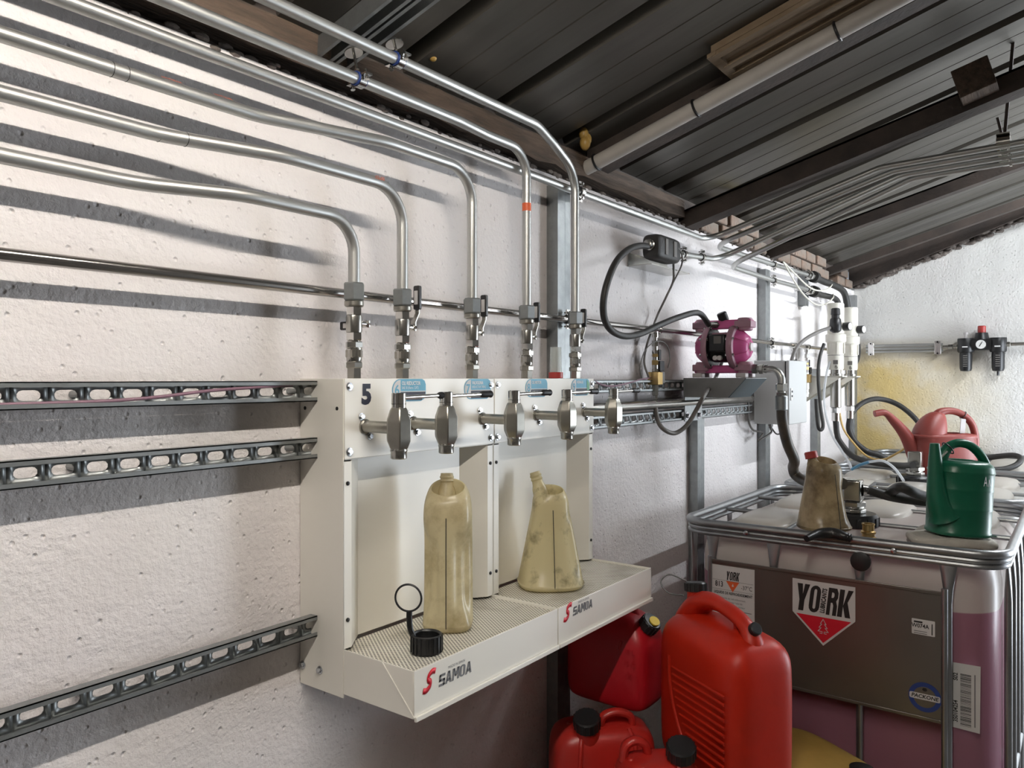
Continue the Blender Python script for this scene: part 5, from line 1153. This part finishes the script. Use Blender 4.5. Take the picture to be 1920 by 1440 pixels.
bdg = decal('round_badge', disc(0.044), 'blue_ring', pl, P_(-0.972, -0.952), UX, UY)
decal('badge_field', disc(0.031), 'plate', bdg, P_(-0.972, -0.952, 0.0007), UX, UY, 0.0003)
decal('badge_band', rrect(0.082, 0.018, 0.004, 3), 'paper', bdg, P_(-0.972, -0.951, 0.0011), UX, UY, 0.0003)
text('lettering', 'PACKONE', 0.0155, 'print', bdg, P_(-0.972, -0.951, 0.0017), UX, UY, bold=0.0004, shear=0.15, sx=1.0)
decal('badge_mark', [(-0.007, 0.0), (-0.004, 0.006), (0.004, 0.006), (0.007, 0.0), (0.003, -0.004), (-0.003, -0.004)][::-1], 'print', bdg, P_(-0.972, -0.930, 0.0012), UX, UY, 0.0003)
# bar-code label on the bottle
xb_ = 2.6345
bc = decal('barcode_label', [(-0.036, -0.098), (0.036, -0.100), (0.038, 0.098), (-0.036, 0.096)], 'paper', tk, Vector((xb_, -1.072, H - 0.945)), UX, UY)
tx = lambda dy, dz, body, size, **k: text('lettering', body, size, 'print', bc, Vector((xb_ - 0.0008, -1.072 - dy, H - 0.945 + dz)), UY, -UX, **k)
tx(-0.026, -0.048, '350104254', 0.016, bold=0.0004, sx=0.9); tx(-0.026, 0.055, 'S02', 0.016, bold=0.0004)
random.seed(3); z = -0.088
while z < 0.066:
    h_ = random.choice((0.0008, 0.0012, 0.002)); decal('bar', [(-0.014, z), (0.014, z), (0.014, z + h_), (-0.014, z + h_)], 'print', bc, Vector((xb_ - 0.0006, -1.072, H - 0.945)), UX, UY, 0.0003); z += h_ + random.choice((0.0012, 0.002, 0.0028))
decal('text_line', [(0.022, -0.085), (0.025, -0.085), (0.025, 0.07), (0.022, 0.07)], 'greyprint', bc, Vector((xb_ - 0.0006, -1.072, H - 0.945)), UX, UY, 0.0003)

# ================================================================== THINGS ON THE TANKS
ZB_ = ZTOP - 0.035                     # top of the bottles
def coupling(x, y, label, m='zinc', h0=0.0):
    t = thing('tank_coupling', label, 'coupling', (x, y, ZB_), group='tank couplings')
    MB().lathe([(0.078, 0.0), (0.084, 0.004), (0.084, 0.036), (0.076, 0.046), (0.03, 0.047)], n=28).build('screw_cap', 'black', t)
    for k in range(14):
        a = 2 * PI * k / 14; MB().box((0.084 * math.cos(a), 0.084 * math.sin(a), 0.02), (0.006, 0.016, 0.03), Matrix.Rotation(a, 3, 'Z')).build('grip_rib', 'black', t)
    MB().lathe([(0.040, 0.045), (0.044, 0.05), (0.044, 0.062), (0.036, 0.066), (0.036, 0.085)], n=8).build('base_nut', m, t, bevel=0.002)
    MB().hexa((0, 0, 0.068), (0, 0, 0.090), 0.042).build('hex_nut', m, t)
    MB().box((0, 0, 0.128), (0.058, 0.062, 0.078)).build('elbow_block', m, t, bevel=0.006)
    return t
RZ = YAW - PI / 2                       # a turn that lines a thing up with the photographer
cp = ZP(1600, 985, ZB_ - H); coupling(cp.x, cp.y, 'grey elbow coupling on a black cap, next to the brown jug', 'zinc')
MB().cyl(cp + Vector((0.0, -0.03, 0.130)), cp + Vector((0.012, -0.055, 0.130)), 0.022, 0.016, 16).hexa(cp + Vector((0.012, -0.055, 0.130)), cp + Vector((0.02, -0.075, 0.129)), 0.018).cyl(cp + Vector((0.02, -0.07, 0.129)), cp + Vector((0.04, -0.125, 0.126)), 0.0165, n=16).build('hose_tail', 'chrome', [o for o in C.objects if o.get('label', '').startswith('grey elbow coupling')][0], loc=-cp)
cq = ZP(1716, 908, ZB_ - H); o2 = coupling(cq.x, cq.y, 'pale elbow coupling on the second tank, behind the green can spout', 'zinc')
hose([cp + Vector((0.035, -0.115, 0.126)), XP(1690, 914, 2.86), XP(1725, 928, 2.90), XP(1760, 935, 2.98), XP(1790, 925, 3.1)], 0.0175, 'rubber', 'thick black hose from the grey elbow passing behind the green can')
hose([XP(1628, 918, 2.95), XP(1665, 930, 2.97), XP(1705, 937, 2.99), XP(1745, 940, 3.02), XP(1790, 930, 3.15)], 0.0165, 'rubber', 'lower black hose lying on the tank top behind the green can')
# hoses from the oil pumps to the far tanks
hose([Vector((4.70, -0.20, H - 0.245)), Vector((4.71, -0.205, H - 0.32)), XP(1576, 830, 4.70), XP(1600, 856, 4.66), XP(1640, 868, 4.55), XP(1690, 873, 4.40), XP(1712, 872, 4.25)], 0.0165, 'rubber', 'black suction hose curving from the left oil pump to the second tank')
hose([Vector((5.04, -0.20, H - 0.245)), XP(1592, 805, 5.04), XP(1603, 828, 5.06), XP(1625, 846, 5.08), XP(1648, 853, 5.10), XP(1662, 862, 5.12)], 0.018, 'rubber', 'black suction hose dropping from the corner oil pump onto the third tank')
hose([XP(1591, 800, 5.2), XP(1597, 776, 5.25), XP(1615, 757, 5.3), XP(1640, 748, 5.35), XP(1668, 752, 5.4), XP(1695, 766, 5.4), XP(1722, 792, 5.38), XP(1745, 830, 5.35), XP(1770, 858, 5.33), XP(1820, 862, 5.3), XP(1870, 856, 5.25), XP(1900, 854, 5.2), XP(1914, 860, 5.15), XP(1905, 872, 5.1), XP(1880, 880, 5.05), XP(1845, 880, 5.02)], 0.016, 'rubber', 'long black hose arching over the faded red watering can and coiling right', n=8)
hose([XP(1556, 678, 4.66), XP(1550, 700, 4.64), XP(1545, 740, 4.60), XP(1548, 775, 4.56), XP(1560, 815, 4.50), XP(1578, 845, 4.42), XP(1592, 868, 4.36), XP(1597, 880, 4.32)], 0.0065, 'clear_tube', 'clear plastic tube falling from the left oil pump', 'tube', 'tube')
hose([XP(1597, 880, 4.32), XP(1612, 872, 4.3), XP(1630, 866, 4.28)], 0.0075, 'blue_tube', 'short blue tube joining two clear plastic tubes', 'tube', 'tube')
hose([XP(1630, 866, 4.28), XP(1655, 864, 4.22), XP(1675, 876, 4.15), XP(1688, 892, 4.08), XP(1694, 901, 4.04)], 0.0065, 'clear_tube', 'clear plastic tube arching to the pale coupling', 'tube', 'tube')
hose([XP(1576, 690, 5.0), XP(1574, 720, 4.98), XP(1573, 760, 4.95), XP(1580, 800, 4.92), XP(1598, 828, 4.9), XP(1625, 855, 4.88), XP(1655, 862, 4.85), XP(1685, 848, 4.8), XP(1700, 838, 4.75)], 0.006, 'amber_tube', 'amber plastic tube drooping from the corner oil pump', 'tube', 'tube')

# ---------------------------------------------------------------- jugs
def jug(name, label, loc, rz, wb, wt, hb, m, spout, cap=None, grip=(0.72, 0.0), sec=3.2, dep=1.0, tilt=0.30, hs=0.06, depth_g=0.012):
    """open measuring jug: rounded body, slanted round mouth to the front, short spout behind"""
    t = thing(name, label, 'jug', loc, rz, 'measuring jugs'); K = 40; rr = []
    zs = [(0.0, 0.90), (0.006, 0.97), (0.018, 1.0)] + [(0.04 + i * (0.80 - 0.04) / 14, None) for i in range(15)]
    def half(f): return wb / 2 + (wt / 2 - wb / 2) * max(0, min(1, f))
    def ring(z, a, b, n, tl=0.0, oy=0.0, g=0.0):
        out = []
        for q in superloop(a, b, n, K):
            th = math.atan2(q.y, q.x); sh = 1.0
            for c_ in grip_angles:
                d = (th - c_ + PI) % (2 * PI) - PI; sh -= g * math.exp(-(d / 0.48) ** 6)
            out.append(Vector((q.x * sh, q.y * sh + oy, z + tl * (q.y))))
        return out
    grip_angles = grip
    for z, k in zs:
        f = z / 0.80 if k is None else 0.0
        zz = z * hb if k is None else z
        a = half(f) * (k or 1.0); g = 0.0
        if k is None:
            s_ = (f - 0.50) / 0.36; g = depth_g / a * math.exp(-s_ ** 6) if abs(s_) < 1.6 else 0
        rr.append(ring(zz, a, a * dep, sec, 0, 0, g))
    for f, kk, tl, oy, n in ((0.87, 0.985, 0.05, 0.0, 3.0), (0.93, 0.92, 0.16, 0.0, 2.6), (0.975, 0.80, tilt, -0.02 * wt, 2.2), (0.99, 0.73, tilt, -0.03 * wt, 2.0), (0.995, 0.69, tilt, -0.03 * wt, 2.0)):
        a = half(1.0) * kk; rr.append(ring(f * hb, a, a * dep, n, tl, oy))
    for f, kk, tl in ((0.985, 0.655, tilt), (0.94, 0.70, tilt), (0.80, 0.86, 0.1), (0.72, 0.88, 0.0)):
        a = half(1.0) * kk; rr.append(ring(f * hb, a, a * dep, 2.2, tl, -0.03 * wt))
    MB().rings(rr).build('body', m, t, sub=1)
    a = half(0.95); sp = Vector((spout[0] * a, spout[1] * a, 0.88 * hb)); tip = sp + Vector((spout[2], spout[3], hs + 0.05))
    d = (tip - sp).normalized(); s0 = sp - d * 0.01; ln = (tip - s0).length
    MB().lathe([(0.024, 0.0), (0.020, ln * 0.45), (0.0155, ln * 0.62), (0.0145, ln * 0.72), (0.0165, ln * 0.76), (0.0145, ln * 0.82), (0.0165, ln * 0.88), (0.0145, ln * 0.93), (0.014, ln), (0.011, ln), (0.011, ln * 0.7)], s0, d, 20, ends=False).build('spout', m, t)
    MB().tube([Vector((0.0, -half(z / 0.8) * dep * (1.0 if z > 0 else 0.97) - 0.0004, 0.012 + z * hb)) for z in [i * 0.04 for i in range(20)]], 0.0011, 6).build('mould_seam', 'dark_slot', t)
    if cap: MB().lathe([(0.019, ln * 0.72), (0.021, ln * 0.74), (0.021, ln + 0.004), (0.018, ln + 0.008)], s0, d, 18).build('cap', cap, t)
    return t
zt_tray = H - 0.5585
j1 = ZP(840, 1176, -0.5585)
jug('measuring_jug', 'tall narrow yellowed jug standing on the left drip tray', (j1.x, j1.y, zt_tray), RZ, 0.112, 0.108, 0.318, 'jug', (-0.1, 0.55, 0.0, 0.005), grip=(-0.75, -2.4), sec=3.4, dep=0.95, tilt=0.42, hs=0.012, depth_g=0.017)
j2 = ZP(1032, 1098, -0.5585)
jug('measuring_jug', 'wide tapered yellowed jug with black stains on the right drip tray', (j2.x, j2.y, zt_tray), RZ + 0.1, 0.180, 0.098, 0.262, 'jug_dirty', (-0.35, 0.55, -0.02, 0.01), grip=(-1.0, -2.0), sec=2.8, dep=0.92, tilt=0.30, hs=0.022, depth_g=0.012)
j3 = ZP(1545, 992, ZB_ + 0.03 - H)
jug('measuring_jug', 'brown oil-stained jug with a red spout cap on the nearest tank', (j3.x, j3.y, ZB_ + 0.028), RZ + 0.35, 0.165, 0.105, 0.235, 'jug_brown', (-0.45, 0.35, -0.005, 0.01), cap='cap_red', grip=(-0.6, -2.2), sec=2.9, dep=0.92, tilt=0.30, hs=-0.005, depth_g=0.010)
# black cap with its ring on the tray
kp = ZP(800, 1222, -0.5585)
t = thing('screw_cap', 'black screw cap lying open on the left tray, its strap ring standing up', 'cap', (kp.x, kp.y, zt_tray), RZ)
MB().lathe([(0.020, 0.003), (0.028, 0.0), (0.0315, 0.002), (0.0315, 0.036), (0.029, 0.038), (0.0265, 0.036), (0.0255, 0.034), (0.0265, 0.030), (0.0255, 0.026), (0.0265, 0.022), (0.0255, 0.018), (0.0255, 0.006), (0.002, 0.005)], n=32).build('shell', 'black', t)
for k in range(20):
    a = 2 * PI * k / 20; MB().box((0.0315 * math.cos(a), 0.0315 * math.sin(a), 0.019), (0.004, 0.0045, 0.032), Matrix.Rotation(a, 3, 'Z')).build('grip_rib', 'black', t)
sr = MB().tube(spline([(-0.028, 0.004, 0.030), (-0.034, 0.004, 0.045), (-0.036, 0.004, 0.065), (-0.036, 0.004, 0.082)], 5), 0.0036, 8, flat=1.7).build('strap', 'black', t)
MB().torus((-0.038, 0.004, 0.109), (0.15, 1, 0), 0.0275, 0.0022, 36, 8).build('strap_ring', 'black', sr)
# little specimen cup on the cabinet
pcu = W(1042, 708, -0.10)
t = thing('specimen_cup', 'small clear cup standing on its red lid on top of the right cabinet', 'cup', (pcu.x, pcu.y, H + 0.001))
MB().lathe([(0.0205, 0.0), (0.0215, 0.001), (0.0215, 0.017), (0.0205, 0.018)], n=28).build('lid', 'cap_red', t)
MB().lathe([(0.0185, 0.018), (0.0178, 0.05), (0.0170, 0.090), (0.0165, 0.092), (0.0155, 0.091), (0.0163, 0.05), (0.017, 0.02)], n=28, ends=False).build('cup', 'clear', t)

# ---------------------------------------------------------------- green watering can on a rag
g0 = ZP(1795, 1006, ZTOP - 0.006 - H)
o = MB().rings([[Vector((q.x + 0.01 * math.sin(q.y * 40), q.y, z + 0.004 * math.sin(q.x * 30 + 1) + 0.05 * -q.x)) for q in superloop(0.135 * k, 0.075 * k, 4, 32)] for z, k in ((0.0, 0.9), (0.006, 1.0), (0.020, 1.02), (0.031, 0.97), (0.035, 0.85))]).build('folded_rag', 'rag', sub=1)
gl = Vector((g0.x, g0.y, ZTOP - 0.038)); rag_loc = gl + Vector((0.0, 0.0, 0.006)) + Vector((-0.012, 0.016, 0)); o.location = rag_loc; o.rotation_euler = (0, 0, RZ)
tag(o, 'folded off-white rag padding the green watering can on the tank rail', 'rag')
t = thing('watering_can', 'green plastic watering can with chalky handwriting, on the nearest tank', 'watering can', (g0.x, g0.y, ZTOP + 0.004), RZ)
t.rotation_euler = (0, 0.055, RZ)
A, B = 0.094, 0.082
def gr(z, k, oy=0.0): return [Vector((q.x * k, q.y * k + oy, z)) for q in superloop(A, B, 2.4, 44)]
prof = [(0.0, 0.93), (0.004, 0.985), (0.012, 0.985), (0.016, 0.955)]
for zr in (0.085, 0.145, 0.20): prof += [(zr - 0.004, 0.965), (zr, 0.985), (zr + 0.004, 0.97)] if zr < 0.19 else [(zr - 0.004, 0.985), (zr, 1.01), (zr + 0.004, 0.99)]
prof += [(0.215, 0.97), (0.226, 0.90), (0.232, 0.80)]
MB().rings([gr(z, k) for z, k in prof] + [gr(0.236, 0.5), gr(0.234, 0.44), gr(0.20, 0.44)]).build('body', 'green', t, sharp=0.9)
sp = MB(); path = spline([(-0.060, -0.030, 0.055), (-0.085, -0.034, 0.105), (-0.097, -0.036, 0.165), (-0.104, -0.036, 0.235), (-0.108, -0.036, 0.285)], 5)
sp.tube(path, [0.050 - 0.036 * min(1, (i / (len(path) - 1)) ** 0.6) for i in range(len(path))], 18, caps=True); sp.build('spout', 'green', t)
hd = spline([(-0.072, 0, 0.205), (-0.062, 0, 0.245), (-0.042, 0, 0.275), (-0.012, 0, 0.288), (0.022, 0, 0.283), (0.052, 0, 0.262), (0.074, 0, 0.232), (0.084, 0, 0.200)], 6)
MB().tube(hd, [0.026 - 0.010 * min(1, i / 14) for i in range(len(hd))], 16, flat=0.85).build('handle', 'green', t)
MB().torus((-0.045, 0, 0.270), (0.75, 0, 0.65), 0.0215, 0.002, 24, 6).build('tie', 'black', t)
MB().box((-0.078, -0.012, 0.240), (0.004, 0.022, 0.058), Matrix.Rotation(0.75, 3, 'Y')).build('paper_tag', 'paper', t)
def on_green(body, size, ang, z, m='paper'):
    a0 = ang
    for k, ch in enumerate(body):
        a = a0 + k * size * 0.36 / A; nx = Vector((math.sin(a), -math.cos(a), 0)); p = Vector((0, 0, z)) + Vector((nx.x * A * 1.0, nx.y * B * 1.0, 0)) * 1.0
        text('handwriting', ch, size, m, t, p + nx * 0.0018, Vector((math.cos(a), math.sin(a), 0)), Z_, bold=-0.0002, sx=0.55)
on_green('A', 0.044, 0.34, 0.176); on_green('NTIG', 0.034, 0.54, 0.172); on_green('12', 0.044, 0.80, 0.112)

# ---------------------------------------------------------------- faded red watering can
r0 = ZP(1768, 892, ZTOP - 0.01 - H)
t = thing('watering_can', 'faded red watering can with a long bent spout, on the second tank', 'watering can', (r0.x, r0.y, ZTOP - 0.004), RZ)
def rgn(z, a, b, cx=0.0, n=2.8): return superloop(a, b, n, 40, z, cx)
MB().rings([rgn(0.0, 0.150, 0.085), rgn(0.006, 0.160, 0.092), rgn(0.02, 0.163, 0.094), rgn(0.14, 0.160, 0.092), rgn(0.19, 0.158, 0.090), rgn(0.196, 0.163, 0.093), rgn(0.206, 0.163, 0.093), rgn(0.212, 0.155, 0.088), rgn(0.218, 0.120, 0.070), rgn(0.218, 0.095, 0.060), rgn(0.17, 0.093, 0.058)]).build('body', 'wc_red', t, sharp=0.9)
MB().rings([[Vector((q.x + cx, q.y, z + q.x * tl)) for q in superloop(a, b, 2.3, 28)] for z, a, b, cx, tl in ((0.15, 0.075, 0.088, -0.085, 0.0), (0.20, 0.078, 0.086, -0.078, -0.15), (0.245, 0.072, 0.078, -0.062, -0.3), (0.285, 0.056, 0.060, -0.045, -0.35), (0.315, 0.038, 0.038, -0.028, -0.3), (0.328, 0.018, 0.02, -0.018, -0.2))]).build('hood', 'wc_red', t, sub=1)
hd = spline([(-0.05, 0, 0.29), (-0.015, 0, 0.325), (0.045, 0, 0.333), (0.105, 0, 0.312), (0.150, 0, 0.265), (0.168, 0, 0.20), (0.170, 0, 0.13)], 7)
MB().tube(hd, [0.026 - 0.008 * min(1, i / 12) for i in range(len(hd))], 16).build('handle', 'wc_red', t)
MB().tube([(0.168, 0, 0.205), (0.130, 0, 0.203)], 0.011, 10).build('handle_stay', 'wc_red', t)
path = spline([(-0.125, 0, 0.065), (-0.150, 0, 0.115), (-0.185, 0, 0.19), (-0.225, 0, 0.245), (-0.268, 0, 0.292), (-0.295, 0, 0.318), (-0.318, 0, 0.325), (-0.358, 0, 0.318)], 5)
MB().tube(path, [0.050 - 0.033 * min(1, (i / 24) ** 0.8) for i in range(len(path))], 18).build('spout', 'wc_red', t)
MB().prism([(-0.165, 0.03), (-0.095, 0.03), (-0.10, 0.205), (-0.18, 0.205)], (0, 0.012, 0), X_, Z_, (0, -0.024, 0)).build('spout_web', 'wc_red', t, bevel=0.005)
MB().box((0.098, -0.01, 0.255), (0.026, 0.004, 0.075), Matrix.Rotation(0.08, 3, 'Y')).build('paper_tag', 'paper', t)
MB().torus((0.105, 0, 0.312), (0.8, 0, -0.6), 0.0205, 0.002, 20, 6).build('tie', 'black', t)

# small things on the front edge of the nearest tank
b0 = ZP(1628, 1010, ZB_ + 0.01 - H)
o = MB().lathe([(0.016, -0.01), (0.024, -0.008), (0.024, 0.006), (0.019, 0.008), (0.019, 0.016), (0.023, 0.018), (0.023, 0.024), (0.018, 0.027), (0.018, 0.045), (0.020, 0.046), (0.020, 0.050), (0.014, 0.050), (0.014, 0.02)], b0, Z_, 22).build('brass_fitting', 'brass')
tag(o, 'short brass hose fitting standing on the edge of the nearest tank', 'fitting')
t = thing('hose_grip', 'black ribbed hose grip lying under the brown jug', 'grip', ZP(1560, 1004, ZTOP - 0.01 - H), world=True)
pts = spline([ZP(1512, 1010, ZTOP - 0.004 - H), ZP(1535, 1001, ZTOP + 0.004 - H), ZP(1560, 1000, ZTOP + 0.006 - H), ZP(1580, 1005, ZTOP + 0.002 - H), ZP(1597, 1010, ZTOP - 0.004 - H)], 6)
MB().tube(pts, [0.008 + 0.010 * math.sin(PI * min(1, (i + 2) / (len(pts) + 3))) for i in range(len(pts))], 14).build('handle', 'black', t)
for k in range(4): MB().torus(pts[-2 - k * 2], pts[-1] - pts[-4], 0.0125, 0.002, 18, 6).build('ring', 'black', t)
o = MB().lathe([(0.018, 0.0), (0.030, 0.004), (0.030, 0.018), (0.02, 0.024)], Vector((2.584, -0.79, H - 0.575)), X_, 20).build('black_bung', 'black')
tag(o, 'black bung hanging behind the front rail of the nearest tank', 'bung')

# ================================================================== RED CANS BELOW THE CABINETS
def can_loft(prof, n=4.5, k=48):
    return MB().rings([superloop(a, b, n, k, z, cx) for z, a, b, cx in prof])
def cap_part(t, c, ax, r, h_, m='black', nm='cap', ribs=16):
    c, ax = Vector(c), Vector(ax).normalized(); u, v, d = frame_of(ax)
    cp_ = MB().lathe([(r * 0.9, 0), (r, 0.002), (r, h_ - 0.004), (r * 0.9, h_), (r * 0.3, h_ + 0.001)], c, ax, 28).build(nm, m, t)
    for i in range(ribs):
        a = 2 * PI * i / ribs; p = c + d * h_ / 2 + (u * math.cos(a) + v * math.sin(a)) * r
        MB().cyl(p - d * (h_ * 0.42), p + d * (h_ * 0.38), 0.0022, n=6).build('grip_rib', m, cp_)
    return cp_
# big front can
bz = 0.583; bp = Vector((2.035, -0.560, bz)); brz = math.atan2(-0.862, -0.507)
t = thing('jerrycan', 'big scuffed orange-red jerrycan with ribbed side, topmost in front', 'jerrycan', bp, brz, 'red jerrycans')
L_, B_ = 0.178, 0.116
prof = [(0.0, L_ * 0.86, B_ * 0.80, 0), (0.006, L_ * 0.94, B_ * 0.90, 0), (0.022, L_ * 0.985, B_ * 0.97, 0), (0.06, L_, B_, 0), (0.30, L_, B_, 0), (0.335, L_ * 0.99, B_ * 0.98, 0), (0.362, L_ * 0.945, B_ * 0.90, -0.002), (0.380, L_ * 0.87, B_ * 0.74, -0.006), (0.394, L_ * 0.74, B_ * 0.50, -0.012), (0.401, L_ * 0.55, B_ * 0.25, -0.02), (0.402, L_ * 0.2, B_ * 0.08, -0.02)]
can_loft(prof).build('body', 'can_red', t, sub=1)
hd = spline([(0.125, 0, 0.325), (0.122, 0, 0.375), (0.098, 0, 0.412), (0.055, 0, 0.432), (0.0, 0, 0.442), (-0.055, 0, 0.442), (-0.100, 0, 0.424), (-0.138, 0, 0.375), (-0.150, 0, 0.32)], 7)
nh = len(hd); MB().tube(hd, [0.024 + 0.016 * max(0, 1 - i / 14) + 0.042 * max(0, (i - nh * 0.52) / (nh * 0.48)) for i in range(nh)], 16, up=(0, 1, 0), flat=0.75).build('handle', 'can_red', t)
MB().tube([(0.062, 0, 0.385), (0.058, 0, 0.430)], 0.011, 10).build('handle_stay', 'can_red', t)
MB().lathe([(0.012, 0), (0.014, 0.004), (0.017, 0.006), (0.017, 0.018), (0.014, 0.021)], (0.118, 0, 0.412), (0.8, 0, 0.55), 18).build('vent_knob', 'black', t)
MB().lathe([(0.030, 0.0), (0.026, 0.04), (0.026, 0.06)], (-0.118, 0.0, 0.405), (-0.15, 0.05, 1), 20).build('neck', 'can_red', t)
cb = cap_part(t, (-0.126, 0.002, 0.452), (-0.15, 0.05, 1), 0.031, 0.026)
MB().tube(spline([(-0.15, -0.012, 0.478), (-0.185, -0.05, 0.492), (-0.19, -0.075, 0.470), (-0.165, -0.065, 0.445), (-0.14, -0.03, 0.440)], 6), 0.0022, 6).build('cap_leash', 'black', cb)
rb = MB().rings([[Vector((x, y, z)) for y, z in ((0, -0.0045), (-0.0042, -0.002), (-0.0042, 0.002), (0, 0.0045))] for x in (-0.5, 0.5)]).mesh('rib'); rb.materials.append(M['can_red'])
for k in range(11):
    f = k / 10; x1 = 0.150; x0_ = -0.075 + 0.10 * f * f; o = bpy.data.objects.new('rib', rb); C.objects.link(o); o.parent = t
    o.location = ((x0_ + x1) / 2, -B_ + 0.0010, 0.268 - k * 0.0195); o.scale = (x1 - x0_, 1, 1)
pan = MB().tube(spline([(-0.090, -B_ + 0.002, 0.295), (-0.086, -B_ + 0.001, 0.23), (-0.066, -B_ + 0.001, 0.16), (-0.03, -B_ + 0.001, 0.095), (0.02, -B_ + 0.001, 0.045), (0.06, -B_ + 0.002, 0.03)], 6), 0.005, 8).build('panel_edge', 'can_red', t)
# crimson can behind, in the tray's shade
az = 0.672
t = thing('jerrycan', 'smooth crimson jerrycan with litre marks, half under the right drip tray', 'jerrycan', (2.085, -0.197, az), 0.0, 'red jerrycans')
LA, BA = 0.138, 0.088
prof = [(0.0, 0.070, 0.118, 0), (0.008, 0.080, 0.130, 0), (0.03, 0.087, 0.1375, 0), (0.06, BA, LA, 0), (0.17, BA, LA, 0), (0.20, 0.087, 0.137, 0), (0.235, 0.076, 0.120, 0.0), (0.262, 0.058, 0.092, 0.0), (0.28, 0.034, 0.06, 0.0), (0.284, 0.012, 0.02, 0.0)]
can_loft(prof, 5.0).build('body', 'can_crimson', t, sub=1)
MB().tube(spline([(0, 0.075, 0.245), (0, 0.055, 0.295), (0, 0.0, 0.312), (0, -0.05, 0.298), (0, -0.075, 0.25)], 6), 0.014, 12).build('handle', 'can_crimson', t)
MB().lathe([(0.030, 0.0), (0.024, 0.03)], (-0.01, -0.096, 0.215), (-0.1, -0.62, 0.75), 20).build('neck', 'can_crimson', t)
cb = cap_part(t, (-0.013, -0.113, 0.238), (-0.1, -0.62, 0.75), 0.029, 0.034)
MB().cyl((-0.018, -0.140, 0.262), (-0.019, -0.1425, 0.2655), 0.016, n=20).build('cap_sticker', 'yellow_cap', cb)
for z, s_ in ((0.192, '10 L'), (0.157, '15 G'), (0.122, '20')):
    text('embossed_mark', s_, 0.020, 'can_crimson', t, (-0.0885, -0.095, z - 0.01), -Y_, Z_, bold=0.0003, lift=0.001)
MB().box((-0.085, -0.062, 0.195), (0.006, 0.010, 0.030), Matrix.Rotation(0.35, 3, 'X')).build('moulded_rib', 'can_crimson', t, bevel=0.003)
# lower cans
def low_can(label, loc, rz, L, B, Hh, m, cap_xy, cap_r, hx):
    t = thing('jerrycan', label, 'jerrycan', loc, rz, 'red jerrycans')
    prof = [(0.0, L * 0.86, B * 0.82, 0), (0.008, L * 0.95, B * 0.92, 0), (0.03, L, B, 0), (Hh - 0.09, L, B, 0), (Hh - 0.055, L * 0.98, B * 0.97, 0), (Hh - 0.028, L * 0.92, B * 0.88, 0), (Hh - 0.012, L * 0.80, B * 0.72, 0), (Hh - 0.004, L * 0.6, B * 0.5, 0), (Hh - 0.003, L * 0.2, B * 0.15, 0)]
    can_loft(prof, 4.0).build('body', m, t, sub=1)
    x, y = cap_xy; ax = Vector((-0.12, -0.35, 1))
    MB().lathe([(cap_r + 0.006, -0.03), (cap_r, 0.005), (cap_r - 0.002, 0.028)], (x, y, Hh - 0.015), ax, 22).build('neck', m, t)
    cap_part(t, Vector((x, y, Hh - 0.015)) + ax.normalized() * 0.022, ax, cap_r + 0.002, 0.036, ribs=18)
    MB().tube(spline([(hx[0], hx[2], Hh - 0.02), (hx[0] + 0.008, hx[2], Hh + 0.018), ((hx[0] + hx[1]) / 2, hx[2], Hh + 0.030), (hx[1] - 0.008, hx[2], Hh + 0.016), (hx[1], hx[2], Hh - 0.02)], 6), 0.014, 12, flat=0.8).build('handle', m, t)
    for sx in (-1, 1): MB().tube(spline([(sx * L * 0.55, -B * 0.95, 0.05), (sx * L * 0.56, -B * 1.0, Hh * 0.5), (sx * L * 0.52, -B * 0.93, Hh - 0.05), (sx * L * 0.45, -B * 0.6, Hh - 0.008)], 5), 0.007, 8).build('moulded_rib', m, t)
    for px_, py_ in ((-L * 0.62, 0.0), (L * 0.35, -B * 0.2)): MB().ball((px_, py_, Hh - 0.008), 0.009, 12, 8, (1, 1, 0.6)).build('stud', m, t)
    return t
lc = XP(1130, 1400, 1.92)
low_can('scarlet jerrycan with a large black cap, lowest on the left', (1.935, -0.235, 0.295), RZ + 0.12, 0.150, 0.088, 0.372, 'can_scarlet', (-0.052, -0.048), 0.035, (-0.01, 0.085, -0.025))
low_can('scarlet jerrycan wedged under the big one, its black cap just showing', (1.782, -0.478, 0.285), RZ + 0.15, 0.100, 0.078, 0.41, 'can_scarlet', (0.062, -0.020), 0.034, (-0.078, -0.010, 0.02))
t = thing('yellow_container', 'dusty yellow container under the big jerrycan, black plug at its corner', 'container', (2.20, -0.69, 0.295), brz, None)
can_loft([(0.0, 0.20, 0.20, 0), (0.01, 0.215, 0.215, 0), (0.04, 0.22, 0.22, 0), (0.24, 0.22, 0.22, 0), (0.268, 0.21, 0.21, 0), (0.283, 0.19, 0.19, 0), (0.286, 0.08, 0.08, 0)], 4.0).build('body', 'yellow', t, sub=1)
MB().lathe([(0.03, 0), (0.032, 0.003), (0.032, 0.014), (0.026, 0.017)], (0.13, 0.13, 0.282), Z_, 22).build('plug', 'black', t)
# low bench that carries the cans
t = thing('low_bench', 'low plank bench carrying the red cans beneath the cabinets', 'bench', (2.15, -0.5, 0.0), world=True)
for i in range(5): MB().bb(1.72, 2.56, -0.09 - i * 0.2, -0.28 - i * 0.2, 0.25, 0.285).build('plank', 'ply', t, bevel=0.003)
for x in (1.78, 2.50):
    for y in (-0.16, -0.98): MB().bb(x - 0.03, x + 0.03, y - 0.03, y + 0.03, 0.0, 0.25).build('leg', 'ply', t, bevel=0.003)
